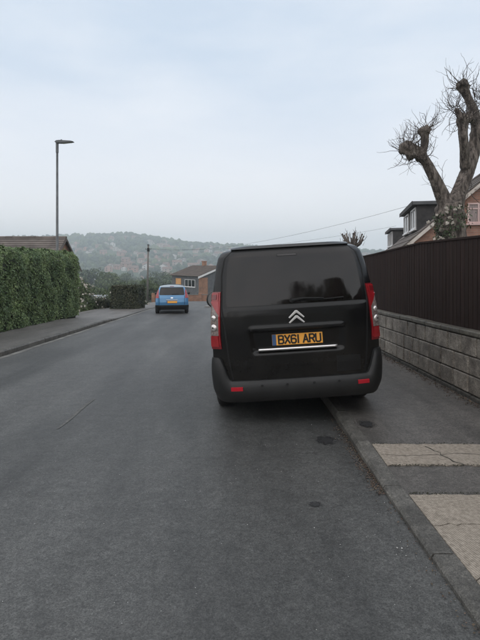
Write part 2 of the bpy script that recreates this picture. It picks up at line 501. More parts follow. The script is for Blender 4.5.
class MB:
    def __init__(self):
        self.v, self.f, self.mi = [], [], []

    def add(self, verts, faces, mi=0):
        o = len(self.v)
        self.v += [tuple(p) for p in verts]
        self.f += [tuple(i + o for i in fc) for fc in faces]
        self.mi += [mi] * len(faces)
        return self

    def box(self, x0, x1, y0, y1, z0, z1, mi=0):
        vs_ = [(x, y, z) for z in (z0, z1) for y in (y0, y1) for x in (x0, x1)]
        return self.add(vs_, [(0, 2, 3, 1), (4, 5, 7, 6), (0, 1, 5, 4), (2, 6, 7, 3), (0, 4, 6, 2), (1, 3, 7, 5)], mi)

    def prism(self, poly, a, b, axis='y', mi=0):
        """poly: 2-D outline; extruded from a to b along axis."""
        def P(p, h):
            return (p[0], h, p[1]) if axis == 'y' else ((h, p[0], p[1]) if axis == 'x' else (p[0], p[1], h))
        n = len(poly)
        vs_ = [P(p, a) for p in poly] + [P(p, b) for p in poly]
        fs = [tuple(range(n))[::-1], tuple(range(n, 2 * n))] + [(i, (i + 1) % n, (i + 1) % n + n, i + n) for i in range(n)]
        return self.add(vs_, fs, mi)

    def tube(self, pts, rad, n=8, jit=0.0, cap=True, mi=0):
        pts = [Vector(p) for p in pts]
        if not isinstance(rad, (list, tuple)):
            rad = [rad] * len(pts)
        o = len(self.v)
        ref = None
        for i, p in enumerate(pts):
            t = (pts[min(i + 1, len(pts) - 1)] - pts[max(i - 1, 0)]).normalized()
            if ref is None:
                ref = t.orthogonal().normalized()
            u = (ref - t * ref.dot(t)).normalized()
            ref = u
            vv = t.cross(u)
            for k in range(n):
                a = 2 * math.pi * k / n
                r = rad[i]
                if jit:
                    r *= 1 + jit * noise.noise(Vector((p.x * 2 + 3 * math.cos(a), p.y * 2 + 3 * math.sin(a), p.z * 2.5)))
                q = p + (u * math.cos(a) + vv * math.sin(a)) * r
                self.v.append(tuple(q))
        for i in range(len(pts) - 1):
            for k in range(n):
                a, b_ = o + i * n + k, o + i * n + (k + 1) % n
                self.f.append((a, b_, b_ + n, a + n))
                self.mi.append(mi)
        if cap:
            self.f.append(tuple(o + k for k in range(n))[::-1])
            self.f.append(tuple(o + (len(pts) - 1) * n + k for k in range(n)))
            self.mi += [mi, mi]
        return self

    def grid(self, P, nu, nv, mi=0):
        o = len(self.v)
        for j in range(nv + 1):
            for i in range(nu + 1):
                self.v.append(tuple(P(i / nu, j / nv)))
        for j in range(nv):
            for i in range(nu):
                a = o + j * (nu + 1) + i
                self.f.append((a, a + 1, a + nu + 2, a + nu + 1))
                self.mi.append(mi)
        return self

    def blob(self, c, r, seed=0, amp=0.25, sub=2, mi=0):
        V, F = ICO[sub]
        pts = []
        for p in V:
            k = 1 + amp * noise.noise(Vector(p) * 1.7 + Vector((seed * 3.1, seed, 0)))
            pts.append((c[0] + p[0] * r * k, c[1] + p[1] * r * k, c[2] + p[2] * r * k))
        return self.add(pts, F, mi)

    def mesh(self, name, mats, smooth=False):
        me = bpy.data.meshes.new(name)
        me.from_pydata(self.v, [], self.f)
        if not isinstance(mats, (list, tuple)):
            mats = [mats]
        for m in mats:
            me.materials.append(m)
        if len(mats) > 1:
            me.polygons.foreach_set('material_index', self.mi)
        if smooth:
            me.polygons.foreach_set('use_smooth', [True] * len(me.polygons))
        me.update()
        return me

    def build(self, name, mats, parent=None, smooth=False, bevel=0.0):
        return link(name, self.mesh(name, mats, smooth), parent, bevel)


def link(name, me, parent=None, bevel=0.0):
    o = bpy.data.objects.new(name, me)
    COL.objects.link(o)
    if parent is not None:
        o.parent = parent
    if bevel:
        md = o.modifiers.new('bevel', 'BEVEL')
        md.width = bevel
        md.segments = 2
        md.limit_method = 'ANGLE'
        md.angle_limit = R(40)
    return o


def fast_mesh(name, V, F, m):
    """V (n,3) array, F (k,q) array of equal-sized faces."""
    me = bpy.data.meshes.new(name)
    V = np.asarray(V, dtype=np.float32)
    F = np.asarray(F, dtype=np.int32)
    k, q = F.shape
    me.vertices.add(len(V))
    me.vertices.foreach_set('co', V.ravel())
    me.loops.add(k * q)
    me.loops.foreach_set('vertex_index', F.ravel())
    me.polygons.add(k)
    me.polygons.foreach_set('loop_start', np.arange(0, k * q, q, dtype=np.int32))
    me.update(calc_edges=True)
    me.materials.append(m)
    return me


def ico(sub):
    import bmesh
    bm = bmesh.new()
    bmesh.ops.create_icosphere(bm, subdivisions=sub, radius=1.0)
    V = [tuple(v.co) for v in bm.verts]
    F = [tuple(v.index for v in f.verts) for f in bm.faces]
    bm.free()
    return V, F


ICO = {s: ico(s) for s in (1, 2, 3)}


def tag(o, label=None, cat=None, group=None, kind=None):
    if label:
        o['label'] = label
    if cat:
        o['category'] = cat
    if group:
        o['group'] = group
    if kind:
        o['kind'] = kind
    return o


def empty(name, loc=(0, 0, 0), rz=0.0, label=None, cat=None, group=None):
    o = bpy.data.objects.new(name, None)
    COL.objects.link(o)
    o.location = loc
    o.rotation_euler = (0, 0, rz)
    o.empty_display_size = 0.2
    return tag(o, label, cat, group)


def copy_tree(o, parent=None):
    c = o.copy()
    COL.objects.link(c)
    c.parent = parent
    for ch in list(o.children):
        copy_tree(ch, c)
    return c


def leaves(P, N, size, aspect=0.55, tilt=0.8, up=0.25, seed=1):
    """Folded leaf quads at points P with outward normals N."""
    g = np.random.default_rng(seed)
    n = len(P)
    Nn = N + g.normal(0, tilt, (n, 3)) + np.array([0, 0, up])
    Nn /= np.linalg.norm(Nn, axis=1, keepdims=True) + 1e-9
    A = np.cross(Nn, g.normal(0, 1, (n, 3)))
    A /= np.linalg.norm(A, axis=1, keepdims=True) + 1e-9
    B = np.cross(Nn, A)
    s = (size * g.uniform(0.6, 1.35, n))[:, None]
    V = np.empty((n, 4, 3))
    V[:, 0] = P - A * s * 0.5
    V[:, 1] = P + B * s * aspect * 0.5 + Nn * s * 0.10
    V[:, 2] = P + A * s * 0.5
    V[:, 3] = P - B * s * aspect * 0.5 + Nn * s * 0.10
    F = np.arange(n * 4).reshape(n, 4)
    return V.reshape(-1, 3), F


def smooth01(t):
    t = min(1.0, max(0.0, t))
    return t * t * (3 - 2 * t)


def interp(x, tab):
    if x <= tab[0][0]:
        return tab[0][1]
    for (a, va), (b_, vb) in zip(tab, tab[1:]):
        if x <= b_:
            return va + (vb - va) * (x - a) / (b_ - a)
    return tab[-1][1]


# ------------------------------------------------------------------ lie of the land
def zr(y):
    """Height of the road at distance y: a steady fall, steeper past the brow."""
    if y < 27:
        return -0.04 * y
    return -1.08 - 0.07 * (y - 27)


SKY = [(-0.60, 243), (-0.45, 240), (-0.38, 239), (-0.33, 237.5), (-0.27, 236.5), (-0.23, 235.5), (-0.19, 238), (-0.14, 242),
       (-0.08, 245.5), (-0.03, 247), (0.1, 251), (0.3, 254), (0.6, 256)]


def zg(x, y):
    """Terrain: the street's slope, the valley, and the hill across it."""
    if y <= 60:
        z = zr(y)
        if x < -8 and y > 21:
            z -= min(2.2, (-8 - x) * 0.16) * smooth01((y - 21) / 8)
        if x > 14:
            z += min(3, (x - 14) * 0.06)
        return z
    a = x / y
    hr = 1.55 + (260 - interp(a, SKY)) / 500 * 1050
    left = -min(2.2, max(0, -8 - x) * 0.16) if x < -8 else min(3, max(0, x - 14) * 0.06)
    z = interp(y, [(60, zr(60) + left), (120, -10 + left), (250, -24), (380, -29), (500, -24), (700, -7 + 0.12 * hr), (870, 0.42 * hr + 2),
                   (1050, hr), (1300, hr - 25), (1650, hr - 60)])
    if y > 300:
        z += 5.0 * noise.noise(Vector((x * 0.006, y * 0.006, 3.3))) * min(1, (y - 300) / 200) * (1 - smooth01((y - 850) / 180))
    return z


def off_corridor(x, y):
    return 0.10 if (-14 < x < 16 and y < 64) else 0.10


ys = sorted(set([-110, -80, -50, -30, -20, -12] + list(range(-8, 60, 2)) + [21, 27, 29] + list(range(60, 260, 10)) + list(range(260, 1100, 20)) + list(range(1100, 1601, 50))))
xs = sorted(set(list(range(-1000, -100, 30)) + list(range(-100, -30, 8)) + list(range(-30, 31, 2)) + list(range(38, 101, 8)) + list(range(130, 1001, 30)) + [1000, -1000]))
V = [(x, y, zg(x, y) - off_corridor(x, y)) for y in ys for x in xs]
nx = len(xs)
F = [(j * nx + i, j * nx + i + 1, (j + 1) * nx + i + 1, (j + 1) * nx + i) for j in range(len(ys) - 1) for i in range(nx - 1)]
g_me = fast_mesh('ground', V, F, M_GRASS)
ground = link('ground', g_me)
tag(ground, kind='structure')

# ------------------------------------------------------------------ road, pavements, kerbs
XL, XR = -4.83, 1.06            # road edges (left kerb face, right kerb face)
mb = MB()
rows = [-14 + i * 1.0 for i in range(0, 42)] + [27.0 + i * 1.0 for i in range(1, 36)]


def road_x(y):
    if y <= 26:
        return XL - 0.02, XR + 0.02
    t = smooth01((y - 26) / 7)
    return XL - 0.02 - 2.0 * smooth01((y - 34) / 10), XR + 0.02 + 13 * t


NR = 14
for y in rows:
    a, b_ = road_x(y)
    for i in range(NR + 1):
        x = a + (b_ - a) * i / NR
        mb.v.append((x, y, zr(y)))
for j in range(len(rows) - 1):
    for i in range(NR):
        k = j * (NR + 1) + i
        mb.f.append((k, k + 1, k + NR + 2, k + NR + 1))
        mb.mi.append(0)
road = mb.build('road', M_ROAD)
tag(road, kind='structure')


def kr(y):
    """Upstand of the right kerb: dropped at the driveway, rising towards the van."""
    return 0.035 + 0.06 * smooth01((y - 3.4) / 2.0)


def kl(y):
    """Upstand of the left kerb: full height, dropped at the entrance past the hedge."""
    return 0.11 - 0.085 * smooth01((y - 18.0) / 2.5) * (1 - smooth01((y - 28) / 3))


def strip(name, m, xa, xb, y0, y1, h, ny, nxx=6, parent=None):
    s = MB()
    s.grid(lambda u, v: (xa + (xb - xa) * u, y0 + (y1 - y0) * v, zr(y0 + (y1 - y0) * v) + h(y0 + (y1 - y0) * v)), nxx, ny)
    return s.build(name, m, parent)


pav_r = tag(strip('pavement', M_PAVE, XR + 0.115, 3.0, -14, 26, kr, 120), kind='structure')
pav_l = tag(strip('pavement', M_PAVEL, -7.6, XL - 0.115, -14, 46, kl, 160), kind='structure')


def kerb_run(parent, xf, side, h, y0, y1, step, m, wdt=0.125):
    """A row of kerb stones; xf is the road face, side=+1 when the pavement lies towards +x."""
    y = y0
    while y < y1 - 0.05:
        e = y + step - 0.008
        s = MB()
        sec = []
        for yy in (y, e):
            zt = zr(yy) + h(yy) + 0.004
            zb = zr(yy) - 0.12
            ch = min(0.03, h(yy) * 0.5)
            sec.append([(xf, yy, zb), (xf, yy, zt - ch), (xf + side * ch * 0.8, yy, zt), (xf + side * wdt, yy, zt), (xf + side * wdt, yy, zb)])
        s.add(sec[0] + sec[1], [(0, 1, 2, 3, 4), (9, 8, 7, 6, 5)] + [(i, (i + 1) % 5, (i + 1) % 5 + 5, i + 5) for i in range(5)])
        o = s.build('kerb_stone', m, parent)
        dx = random.uniform(-0.006, 0.006)
        o.location = (dx, 0, random.uniform(-0.003, 0.003))
        y += step


kerb_run(pav_r, XR, 1, kr, 0.02, 26, 0.915, M_KERB)
kerb_run(pav_l, XL, -1, kl, 6.0, 45, 0.915, M_KERBD)
ch = MB()
ch.grid(lambda u, v: (XL + 0.02 + 0.13 * u + 0.012 * math.sin(v * 90), 6 + 30 * v, zr(6 + 30 * v) + 0.004), 1, 60)
ch.build('channel', M_CHANNEL, pav_l)


def rough_quad(x0, x1, y0, y1, jit, n, seed, z):
    """Outline with broken, uneven edges."""
    g = random.Random(seed)
    pts = []
    for i in range(n):
        pts.append((x0 + (x1 - x0) * i / n, y0 + g.uniform(-jit, jit)))
    for i in range(n):
        pts.append((x1, y0 + (y1 - y0) * i / n))
    for i in range(n):
        pts.append((x1 + (x0 - x1) * i / n, y1 + g.uniform(-jit, jit)))
    for i in range(n):
        pts.append((x0 + g.uniform(-jit, jit) * 0.4, y1 + (y0 - y1) * i / n))
    return pts


def slab(parent, poly, h, m, name='concrete_slab', top=0.007, bot=-0.03):
    s = MB()
    n = len(poly)
    tp = [(x, y, zr(y) + h(y) + top) for x, y in poly]
    bt = [(x, y, zr(y) + h(y) + bot) for x, y in poly]
    s.add(tp + bt, [tuple(range(n))[::-1] if False else tuple(range(n))] + [(i, (i + 1) % n, (i + 1) % n + n, i + n) for i in range(n)])
    return s.build(name, m, parent)


XP = XR + 0.128


def cut_slab(y0, y1, cracks, seed):
    """Slabs across the pavement, split along wandering cracks (list of y at the kerb and y at the wall)."""
    g = random.Random(seed)
    n = 44
    edges = []
    lines = [(y0, y0, 0.012)] + [(a, b_, 0.018) for a, b_ in cracks] + [(y1, y1, 0.012)]
    for a, b_, j in lines:
        edges.append([(XP + (2.80 - XP) * i / n, a + (b_ - a) * i / n + g.uniform(-j, j)) for i in range(n + 1)])
    for lo_, hi_ in zip(edges, edges[1:]):
        p = [(x, y + 0.005) for x, y in lo_] + [(x, y - 0.005) for x, y in hi_[::-1]]
        slab(pav_r, p, kr, M_RIB)


cut_slab(4.03, 4.50, [], 1)
cut_slab(0.6, 3.52, [(1.55, 1.62), (2.52, 2.70), (3.08, 3.16)], 2)
for pts, wd in (([(1.64, 4.43), (1.67, 4.38), (1.68, 4.33), (1.72, 4.29), (1.70, 4.24), (1.74, 4.17), (1.75, 4.10), (1.80, 4.06), (1.82, 4.02)], 0.009),
                ([(1.69, 4.24), (1.85, 4.28), (2.05, 4.25), (2.4, 4.30)], 0.010), ([(1.20, 4.26), (1.4, 4.22), (1.69, 4.25)], 0.008)):
    s = MB()
    for i, (x, y) in enumerate(pts):
        wq = wd * random.uniform(0.5, 1.3)
        s.v += [(x - wq * 0.5, y - wq * 0.3, zr(y) + kr(y) + 0.0105), (x + wq * 0.5, y + wq * 0.3, zr(y) + kr(y) + 0.0105)]
    s.f = [(2 * i, 2 * i + 1, 2 * i + 3, 2 * i + 2) for i in range(len(pts) - 1)]
    s.mi = [0] * len(s.f)
    s.build('crack', M_CRACK, pav_r)


def stain_mat(name, col):
    m_ = mat(name, col, 0.6)
    t_ = m_.node_tree
    b2 = t_.nodes['Principled BSDF']
    co_ = t_.nodes.new('ShaderNodeTexCoord')
    ln_ = t_.nodes.new('ShaderNodeVectorMath')
    ln_.operation = 'LENGTH'
    nz_ = t_.nodes.new('ShaderNodeTexNoise')
    nz_.inputs['Scale'].default_value = 3.0
    nz_.inputs['Detail'].default_value = 7
    sb = t_.nodes.new('ShaderNodeMath')
    sb.operation = 'MULTIPLY_ADD'
    sb.inputs[1].default_value = 1.3
    mr_ = t_.nodes.new('ShaderNodeMapRange')
    mr_.interpolation_type = 'SMOOTHSTEP'
    mr_.inputs['From Min'].default_value = 1.45
    mr_.inputs['From Max'].default_value = 0.95
    t_.links.new(co_.outputs['Object'], ln_.inputs[0])
    t_.links.new(co_.outputs['Object'], nz_.inputs['Vector'])
    t_.links.new(nz_.outputs['Fac'], sb.inputs[0])
    t_.links.new(ln_.outputs['Value'], sb.inputs[2])
    t_.links.new(sb.outputs[0], mr_.inputs['Value'])
    t_.links.new(mr_.outputs['Result'], b2.inputs['Alpha'])
    return m_


M_STAIN = stain_mat('oil_stain_fading', (0.018, 0.018, 0.019))


def splat(name, x, y, rx, ry, h, m, parent, seed, n=22, lift=0.004):
    g = random.Random(seed)
    s = MB()
    pts = []
    for k in range(n):
        a = 2 * math.pi * k / n
        q = 1 + 0.35 * noise.noise(Vector((math.cos(a) * 1.6 + seed, math.sin(a) * 1.6, seed)))
        px, py = x + rx * q * math.cos(a), y + ry * q * math.sin(a)
        pts.append(((px - x) / rx * 1.2, (py - y) / ry * 1.2, (zr(py) + h(py) - zr(y) - h(y)) * 1.0))
    s.add(pts, [tuple(range(n))])
    o = s.build(name, m, parent)
    o.location = (x, y, zr(y) + h(y) + lift)
    o.scale = (rx, ry, 1.2)
    return o


zero = lambda y: 0.0
splat('oil_stain', 0.83, 4.83, 0.15, 0.19, zero, M_STAIN, road, 3)
splat('oil_stain', 1.28, 5.05, 0.12, 0.15, kr, M_STAIN, pav_r, 8, lift=0.010)
splat('oil_stain', 0.52, 3.45, 0.07, 0.06, zero, M_STAIN, road, 5)
s = MB()
for i in range(9):
    t = i / 8
    x, y = -1.90 + 0.008 * math.sin(t * 7), 5.2 + t * 1.3
    wq = 0.013 + 0.010 * math.sin(t * 3.1)
    s.v += [(x - wq, y, zr(y) + 0.004), (x + wq, y, zr(y) + 0.004)]
s.f = [(2 * i, 2 * i + 1, 2 * i + 3, 2 * i + 2) for i in range(8)]
s.mi = [0] * 8
s.build('worn_line', M_SEAL, road)

# pavement nose at the junction below the van
s = MB()
arc = [(-1.2 - 0.9 * math.cos(a), 29.6 + 1.0 * math.sin(a)) for a in [R(90 - 15 * i) for i in range(13)]]
poly = arc + [(9.0, 28.6), (9.0, 30.6)]
n = len(poly)
s.add([(x, y, zr(y) + 0.11) for x, y in poly] + [(x, y, zr(y) - 0.05) for x, y in poly],
      [tuple(range(n))] + [(i, (i + 1) % n, (i + 1) % n + n, i + n) for i in range(n)])
corner = tag(s.build('pavement', mat('pale_concrete', (0.26, 0.255, 0.245), 0.9, (0.34, 0.335, 0.32), 2, 6)), kind='structure')

# ------------------------------------------------------------------ litter, chippings along the kerb and the wall foot
def flakes(name, label, cat, pts, size, m, h):
    P = np.array([(x, y, zr(y) + h(y) + 0.006) for x, y in pts])
    N = np.tile(np.array([0, 0, 1.0]), (len(P), 1))
    Vv, Ff = leaves(P, N, size, 0.6, 0.35, 0.0, 5)
    Vv[:, 2] = np.maximum(Vv[:, 2], np.repeat(P[:, 2], 4) - 0.004)
    o = link(name, fast_mesh(name, Vv, Ff, m))
    return tag(o, label, cat, kind='stuff')


pts = []
for i in range(1500):
    y = 3.6 + abs(rng.normal(0, 1.0)) if i % 3 else rng.uniform(0.5, 14)
    pts.append((XR - abs(rng.normal(0, 0.045)) - 0.004, y))
flakes('leaf_litter', 'brown leaf litter and grit gathered in the gutter of the right kerb', 'leaf litter', pts, 0.014, M_LITTER, zero)
pts = [(2.79 - abs(rng.normal(0, 0.07)), rng.uniform(3.5, 15)) for i in range(2600)]
flakes('leaf_litter', 'brown leaf litter along the foot of the concrete block wall', 'leaf litter', pts, 0.024, M_LITTER, kr)
pts = []
for ye, nn in ((4.03, 240), (4.505, 200), (3.53, 320)):
    for i in range(nn):
        pts.append((XP + abs(rng.normal(0, .9)) % 1.6, ye + rng.normal(0, .010)))
flakes('moss', 'dark moss and dirt along the broken edges of the concrete slabs', 'moss', pts, 0.012, mat('moss_dirt', (0.030, 0.030, 0.017), 0.95, island=0.5), lambda y: kr(y) + .004)
pts = []
for i in range(170):
    y = 1.6 + abs(rng.normal(0, 3.0))
    pts.append((rng.uniform(-3.5, XR - 0.03), y))
pts += [(0.96 + rng.normal(0, 0.035), 2.95 + rng.normal(0, 0.09)) for i in range(9)]
P = np.array([(x, y, zr(y) + 0.003) for x, y in pts])
Vv, Ff = [], []
iv, jf = np.array(ICO[1][0]), np.array(ICO[1][1])
for i, p in enumerate(P):
    r = rng.uniform(0.0016, 0.0042) if i < 170 else rng.uniform(0.0025, 0.008)
    Vv.append(iv * rng.uniform(.6, 1.3, (len(iv), 1)) * r * rng.uniform(0.5, 1.3, 3) * [1, 1, .6] + p)
    Ff.append(jf + i * len(iv))
chip = link('loose_gravel', fast_mesh('loose_gravel', np.vstack(Vv), np.vstack(Ff), M_CHIP))
tag(chip, 'pale chippings scattered loose on the dark road', 'gravel', kind='stuff')

# ------------------------------------------------------------------ block wall and board fence on the right
WX = 2.82
Y0W, Y1W = 1.6, 20.0
wall = empty('block_wall', (WX, 6, zr(6) + kr(6)), 0, 'low grey concrete block wall under the dark board fence', 'wall')


def wall_part(mbd, name, m, bevel=0.0):
    o = mbd.build(name, m, wall, bevel=bevel)
    o.location = (-WX, -6, -(zr(6) + kr(6)))
    return o


def sheared(x0, x1, y0, y1, h0, h1, inset=0.0):
    """A block that follows the slope: heights are above the pavement plane."""
    s_ = MB()
    vs_ = []
    for h in (h0, h1):
        for y in (y0, y1):
            for x in (x0, x1):
                vs_.append((x, y, -0.04 * y + 0.095 + h))
    s_.add(vs_, [(0, 2, 3, 1), (4, 5, 7, 6), (0, 1, 5, 4), (2, 6, 7, 3), (0, 4, 6, 2), (1, 3, 7, 5)])
    return s_


wall_part(sheared(WX + 0.030, WX + 0.20, Y0W + 0.01, Y1W, -0.4, 0.80), 'mortar_core', M_MORTAR)
CH = 0.232
g = random.Random(4)
for c in range(4):
    y = Y0W - (0.225 if c % 2 else 0.0)
    h0 = -0.12 + (c - 1) * CH + 0.12 if c else -0.25
    h1 = h0 + CH - 0.012 if c else -0.0
    if c:
        h0 += 0.06
        h1 += 0.06
        h1 += 0.010 if c == 3 else 0
    else:
        h0, h1 = -0.3, 0.048
    while y < Y1W:
        ln_ = g.choice([0.42, 0.42, 0.40, 0.44, 0.40, 0.30]) if c else 0.9
        a, b_ = max(y, Y0W) + 0.012, min(y + ln_, Y1W) - 0.012
        if b_ - a > 0.05:
            d = g.uniform(-0.004, 0.006) - (0.02 if c == 0 else 0)
            s = sheared(WX + d, WX + 0.1, a, b_, h0, h1)
            wall_part(s, 'block' if c else 'footing', M_BLOCK if c else M_MORTAR, 0.013)
        y += ln_
y = Y0W
while y < Y1W:
    e = min(y + 0.6, Y1W) - 0.006
    d = g.uniform(-0.004, 0.004)
    wall_part(sheared(WX - 0.012 + d, WX + 0.23, y, e, 0.765 + d, 0.832 + d * 1.5), 'coping_stone', M_COPING, 0.016)
    y += 0.6

fence = empty('board_fence', (WX + 0.17, 6, zr(6) + 0.925), 0, 'tall dark brown board fence standing on the block wall', 'fence')


def ftop(y):
    return interp(y, [(1, 1.90), (5.9, 1.965), (8.15, 2.045), (11, 2.005), (20, 1.98)])


FX = WX + 0.12


def fence_part(mbd, name, m=M_FENCE):
    o = mbd.build(name, m, fence)
    o.location = (-(WX + 0.17), -6, -(zr(6) + 0.925))
    return o


y = Y0W
i = 0
while y < Y1W:
    wq = 0.118
    h0, h1 = 0.828, ftop(y + wq / 2)
    zb = lambda yy, h: -0.04 * yy + 0.095 + h
    lap = 0.004
    e = y + wq + 0.004
    s = MB()
    x0 = FX + g.uniform(-0.001, 0.001)
    s.add([(x0, y, zb(y, h0)), (x0 + lap, e, zb(e, h0)), (x0 + lap + 0.012, e, zb(e, h0)), (x0 + 0.02, y, zb(y, h0)),
           (x0, y, zb(y, h1)), (x0 + lap, e, zb(e, h1)), (x0 + lap + 0.012, e, zb(e, h1)), (x0 + 0.02, y, zb(y, h1))],
          [(0, 3, 2, 1), (4, 5, 6, 7), (0, 1, 5, 4), (1, 2, 6, 5), (2, 3, 7, 6), (3, 0, 4, 7)])
    fence_part(s, 'board')
    y += wq
    i += 1
for hh in (0.98, 1.82):
    fence_part(sheared(FX + 0.032, FX + 0.08, Y0W, Y1W, hh, hh + 0.07), 'rail')
for a, b_ in zip([1.6, 5.9, 8.15, 11], [5.9, 8.15, 11, 20]):
    s = MB()
    vs_ = [(x, yy, -0.04 * yy + 0.095 + ftop(yy) + h) for h in (0.002, 0.03) for yy in (a + 0.002, b_ - 0.002) for x in (FX - 0.015, FX + 0.05)]
    s.add(vs_, [(0, 2, 3, 1), (4, 5, 7, 6), (0, 1, 5, 4), (2, 6, 7, 3), (0, 4, 6, 2), (1, 3, 7, 5)])
    fence_part(s, 'capping')
for yy in np.arange(1.8, 20, 1.85):
    fence_part(sheared(FX + 0.082, FX + 0.18, yy, yy + 0.09, 0.4, ftop(yy) - 0.03), 'post')

# ------------------------------------------------------------------ vehicles
class Shell:
    """Vehicle skin. u = across, v = up, w = forward from the rear bumper. s runs round the tail: |s|<=1 the rear face, beyond it the sides."""

    def __init__(self, prof, rear, corner, extra=None):
        self.prof, self.rear, self.corner, self.extra = prof, rear, corner, extra

    def hw(self, v):
        return interp(v, self.prof)

    def W(self, t, v):
        q = interp(v, self.rear) + self.corner * (0.82 * abs(t) ** 7 + 0.18 * t * t)
        if self.extra:
            q += self.extra(t * self.hw(v), v)
        return q

    def raw(self, s, v):
        h = self.hw(v)
        if abs(s) <= 1:
            return Vector((s * h, self.W(s, v), v))
        sg = 1 if s > 0 else -1
        return Vector((sg * h, self.W(sg, v) + (abs(s) - 1), v))

    def P(self, s, v, off=0.0):
        p = self.raw(s, v)
        if off:
            e = 0.01
            a = self.raw(s + e, v) - self.raw(s - e, v)
            b_ = self.raw(s, v + e) - self.raw(s, v - e)
            nrm = a.cross(b_).normalized()
            p = p + nrm * off
        return p

    def patch(self, s0, s1, v0, v1, off, ns=8, nv=8, back=-0.006):
        """A raised plate on the skin; s0, s1 may be functions of v (metres across when unit='u')."""
        f0 = s0 if callable(s0) else (lambda v: s0)
        f1 = s1 if callable(s1) else (lambda v: s1)
        m_ = MB()

        def pt(i, j, o_):
            v = v0 + (v1 - v0) * j / nv
            s = f0(v) + (f1(v) - f0(v)) * i / ns
            return self.P(s, v, o_)
        m_.grid(lambda a, b_: pt(a * ns, b_ * nv, off), ns, nv)
        ring = [(i, 0) for i in range(ns)] + [(ns, j) for j in range(nv)] + [(i, nv) for i in range(ns, 0, -1)] + [(0, j) for j in range(nv, 0, -1)]
        k = len(ring)
        m_.add([pt(i, j, off) for i, j in ring] + [pt(i, j, back) for i, j in ring], [(i, i + k, (i + 1) % k + k, (i + 1) % k) for i in range(k)])
        return m_

    def skin(self, stations, nu, nv, vlo, vhi):
        """Whole body: rear face grid, then rings at stations (w, width factor, roof line v, waist v above which the body is squeezed)."""
        m_ = MB()
        vs_ = [vlo + (vhi - vlo) * (j / nv) for j in range(nv + 1)]
        for j, v in enumerate(vs_):
            for i in range(nu + 1):
                t = -1 + 2 * i / nu
                t = math.copysign(abs(t) ** 0.8, t)
                m_.v.append(tuple(self.raw(t, v)))
        for j in range(nv):
            for i in range(nu):
                a = j * (nu + 1) + i
                m_.f.append((a, a + 1, a + nu + 2, a + nu + 1))
                m_.mi.append(0)
        # rings: left side up, over the roof, right side down
        ringidx = [j * (nu + 1) for j in range(nv + 1)] + [nv * (nu + 1) + i for i in range(1, nu)] + [j * (nu + 1) + nu for j in range(nv, -1, -1)]
        base = [Vector(m_.v[i]) for i in ringidx]
        prev = ringidx
        for (w_, wf, roof, waist) in stations:
            cur = []
            for p in base:
                v = p.z
                if v > waist:
                    v = waist + (v - waist) * (roof - waist) / (vhi - waist)
                cur.append(len(m_.v))
                m_.v.append((p.x * wf, w_, v))
            for k in range(len(prev) - 1):
                m_.f.append((prev[k], cur[k], cur[k + 1], prev[k + 1])[::-1])
                m_.mi.append(0)
            prev = cur
        m_.f.append(tuple(prev))
        m_.mi.append(0)
        # floor
        m_.f.append((ringidx[0], prev[0], prev[-1], ringidx[-1]))
        m_.mi.append(0)
        return m_


def wheel(parent, u, w_, r, wd, m_rim=M_RIM):
    o = empty('wheel', (u, w_, r))
    o.parent = parent
    s = MB()
    prof = [(-wd / 2, r * 0.66), (-wd / 2 - 0.004, r * 0.80), (-wd / 2 + 0.012, r * 0.94), (-wd / 2 + 0.035, r * 0.99), (0, r), (wd / 2 - 0.035, r * 0.99),
            (wd / 2 - 0.012, r * 0.94), (wd / 2 + 0.004, r * 0.80), (wd / 2, r * 0.66)]
    n = 40
    for x, rr in prof:
        for k in range(n):
            a = 2 * math.pi * k / n
            s.v.append((x, rr * math.cos(a), rr * math.sin(a)))
    for i in range(len(prof) - 1):
        for k in range(n):
            s.f.append((i * n + k, i * n + (k + 1) % n, (i + 1) * n + (k + 1) % n, (i + 1) * n + k))
            s.mi.append(0)
    s.build('tyre', M_RUBBER, o, smooth=True)
    s = MB()
    rr = r * 0.67
    sg = 1 if u > 0 else -1
    s.tube([(-wd * 0.3 * sg, 0, 0), (wd * 0.38 * sg, 0, 0)], rr, 24)
    for k in range(6):
        a = 2 * math.pi * k / 6
        s.tube([(wd * 0.40 * sg, 0, 0), (wd * 0.43 * sg, rr * 0.95 * math.cos(a), rr * 0.95 * math.sin(a))], [0.05, 0.035], 6)
    s.build('rim', m_rim, o)
    return o


GL = {  # block letters: strokes as polylines in a 0.5 x 0.79 cell
    'B': [[(0, 0), (0, .79), (.34, .79), (.46, .70), (.46, .50), (.34, .41), (0, .41)], [(.34, .41), (.48, .31), (.48, .10), (.35, 0), (0, 0)]],
    'X': [[(0, 0), (.48, .79)], [(0, .79), (.48, 0)]],
    '6': [[(.46, .68), (.36, .79), (.11, .79), (0, .66), (0, .12), (.11, 0), (.36, 0), (.47, .12), (.47, .33), (.36, .44), (.04, .44)]],
    '1': [[(.06, 0), (.06, .79)]],
    'A': [[(0, 0), (.24, .79), (.48, 0)], [(.09, .26), (.39, .26)]],
    'R': [[(0, 0), (0, .79), (.35, .79), (.47, .69), (.47, .49), (.35, .39), (0, .39)], [(.24, .39), (.48, 0)]],
    'U': [[(0, .79), (0, .12), (.11, 0), (.36, 0), (.47, .12), (.47, .79)]],
}


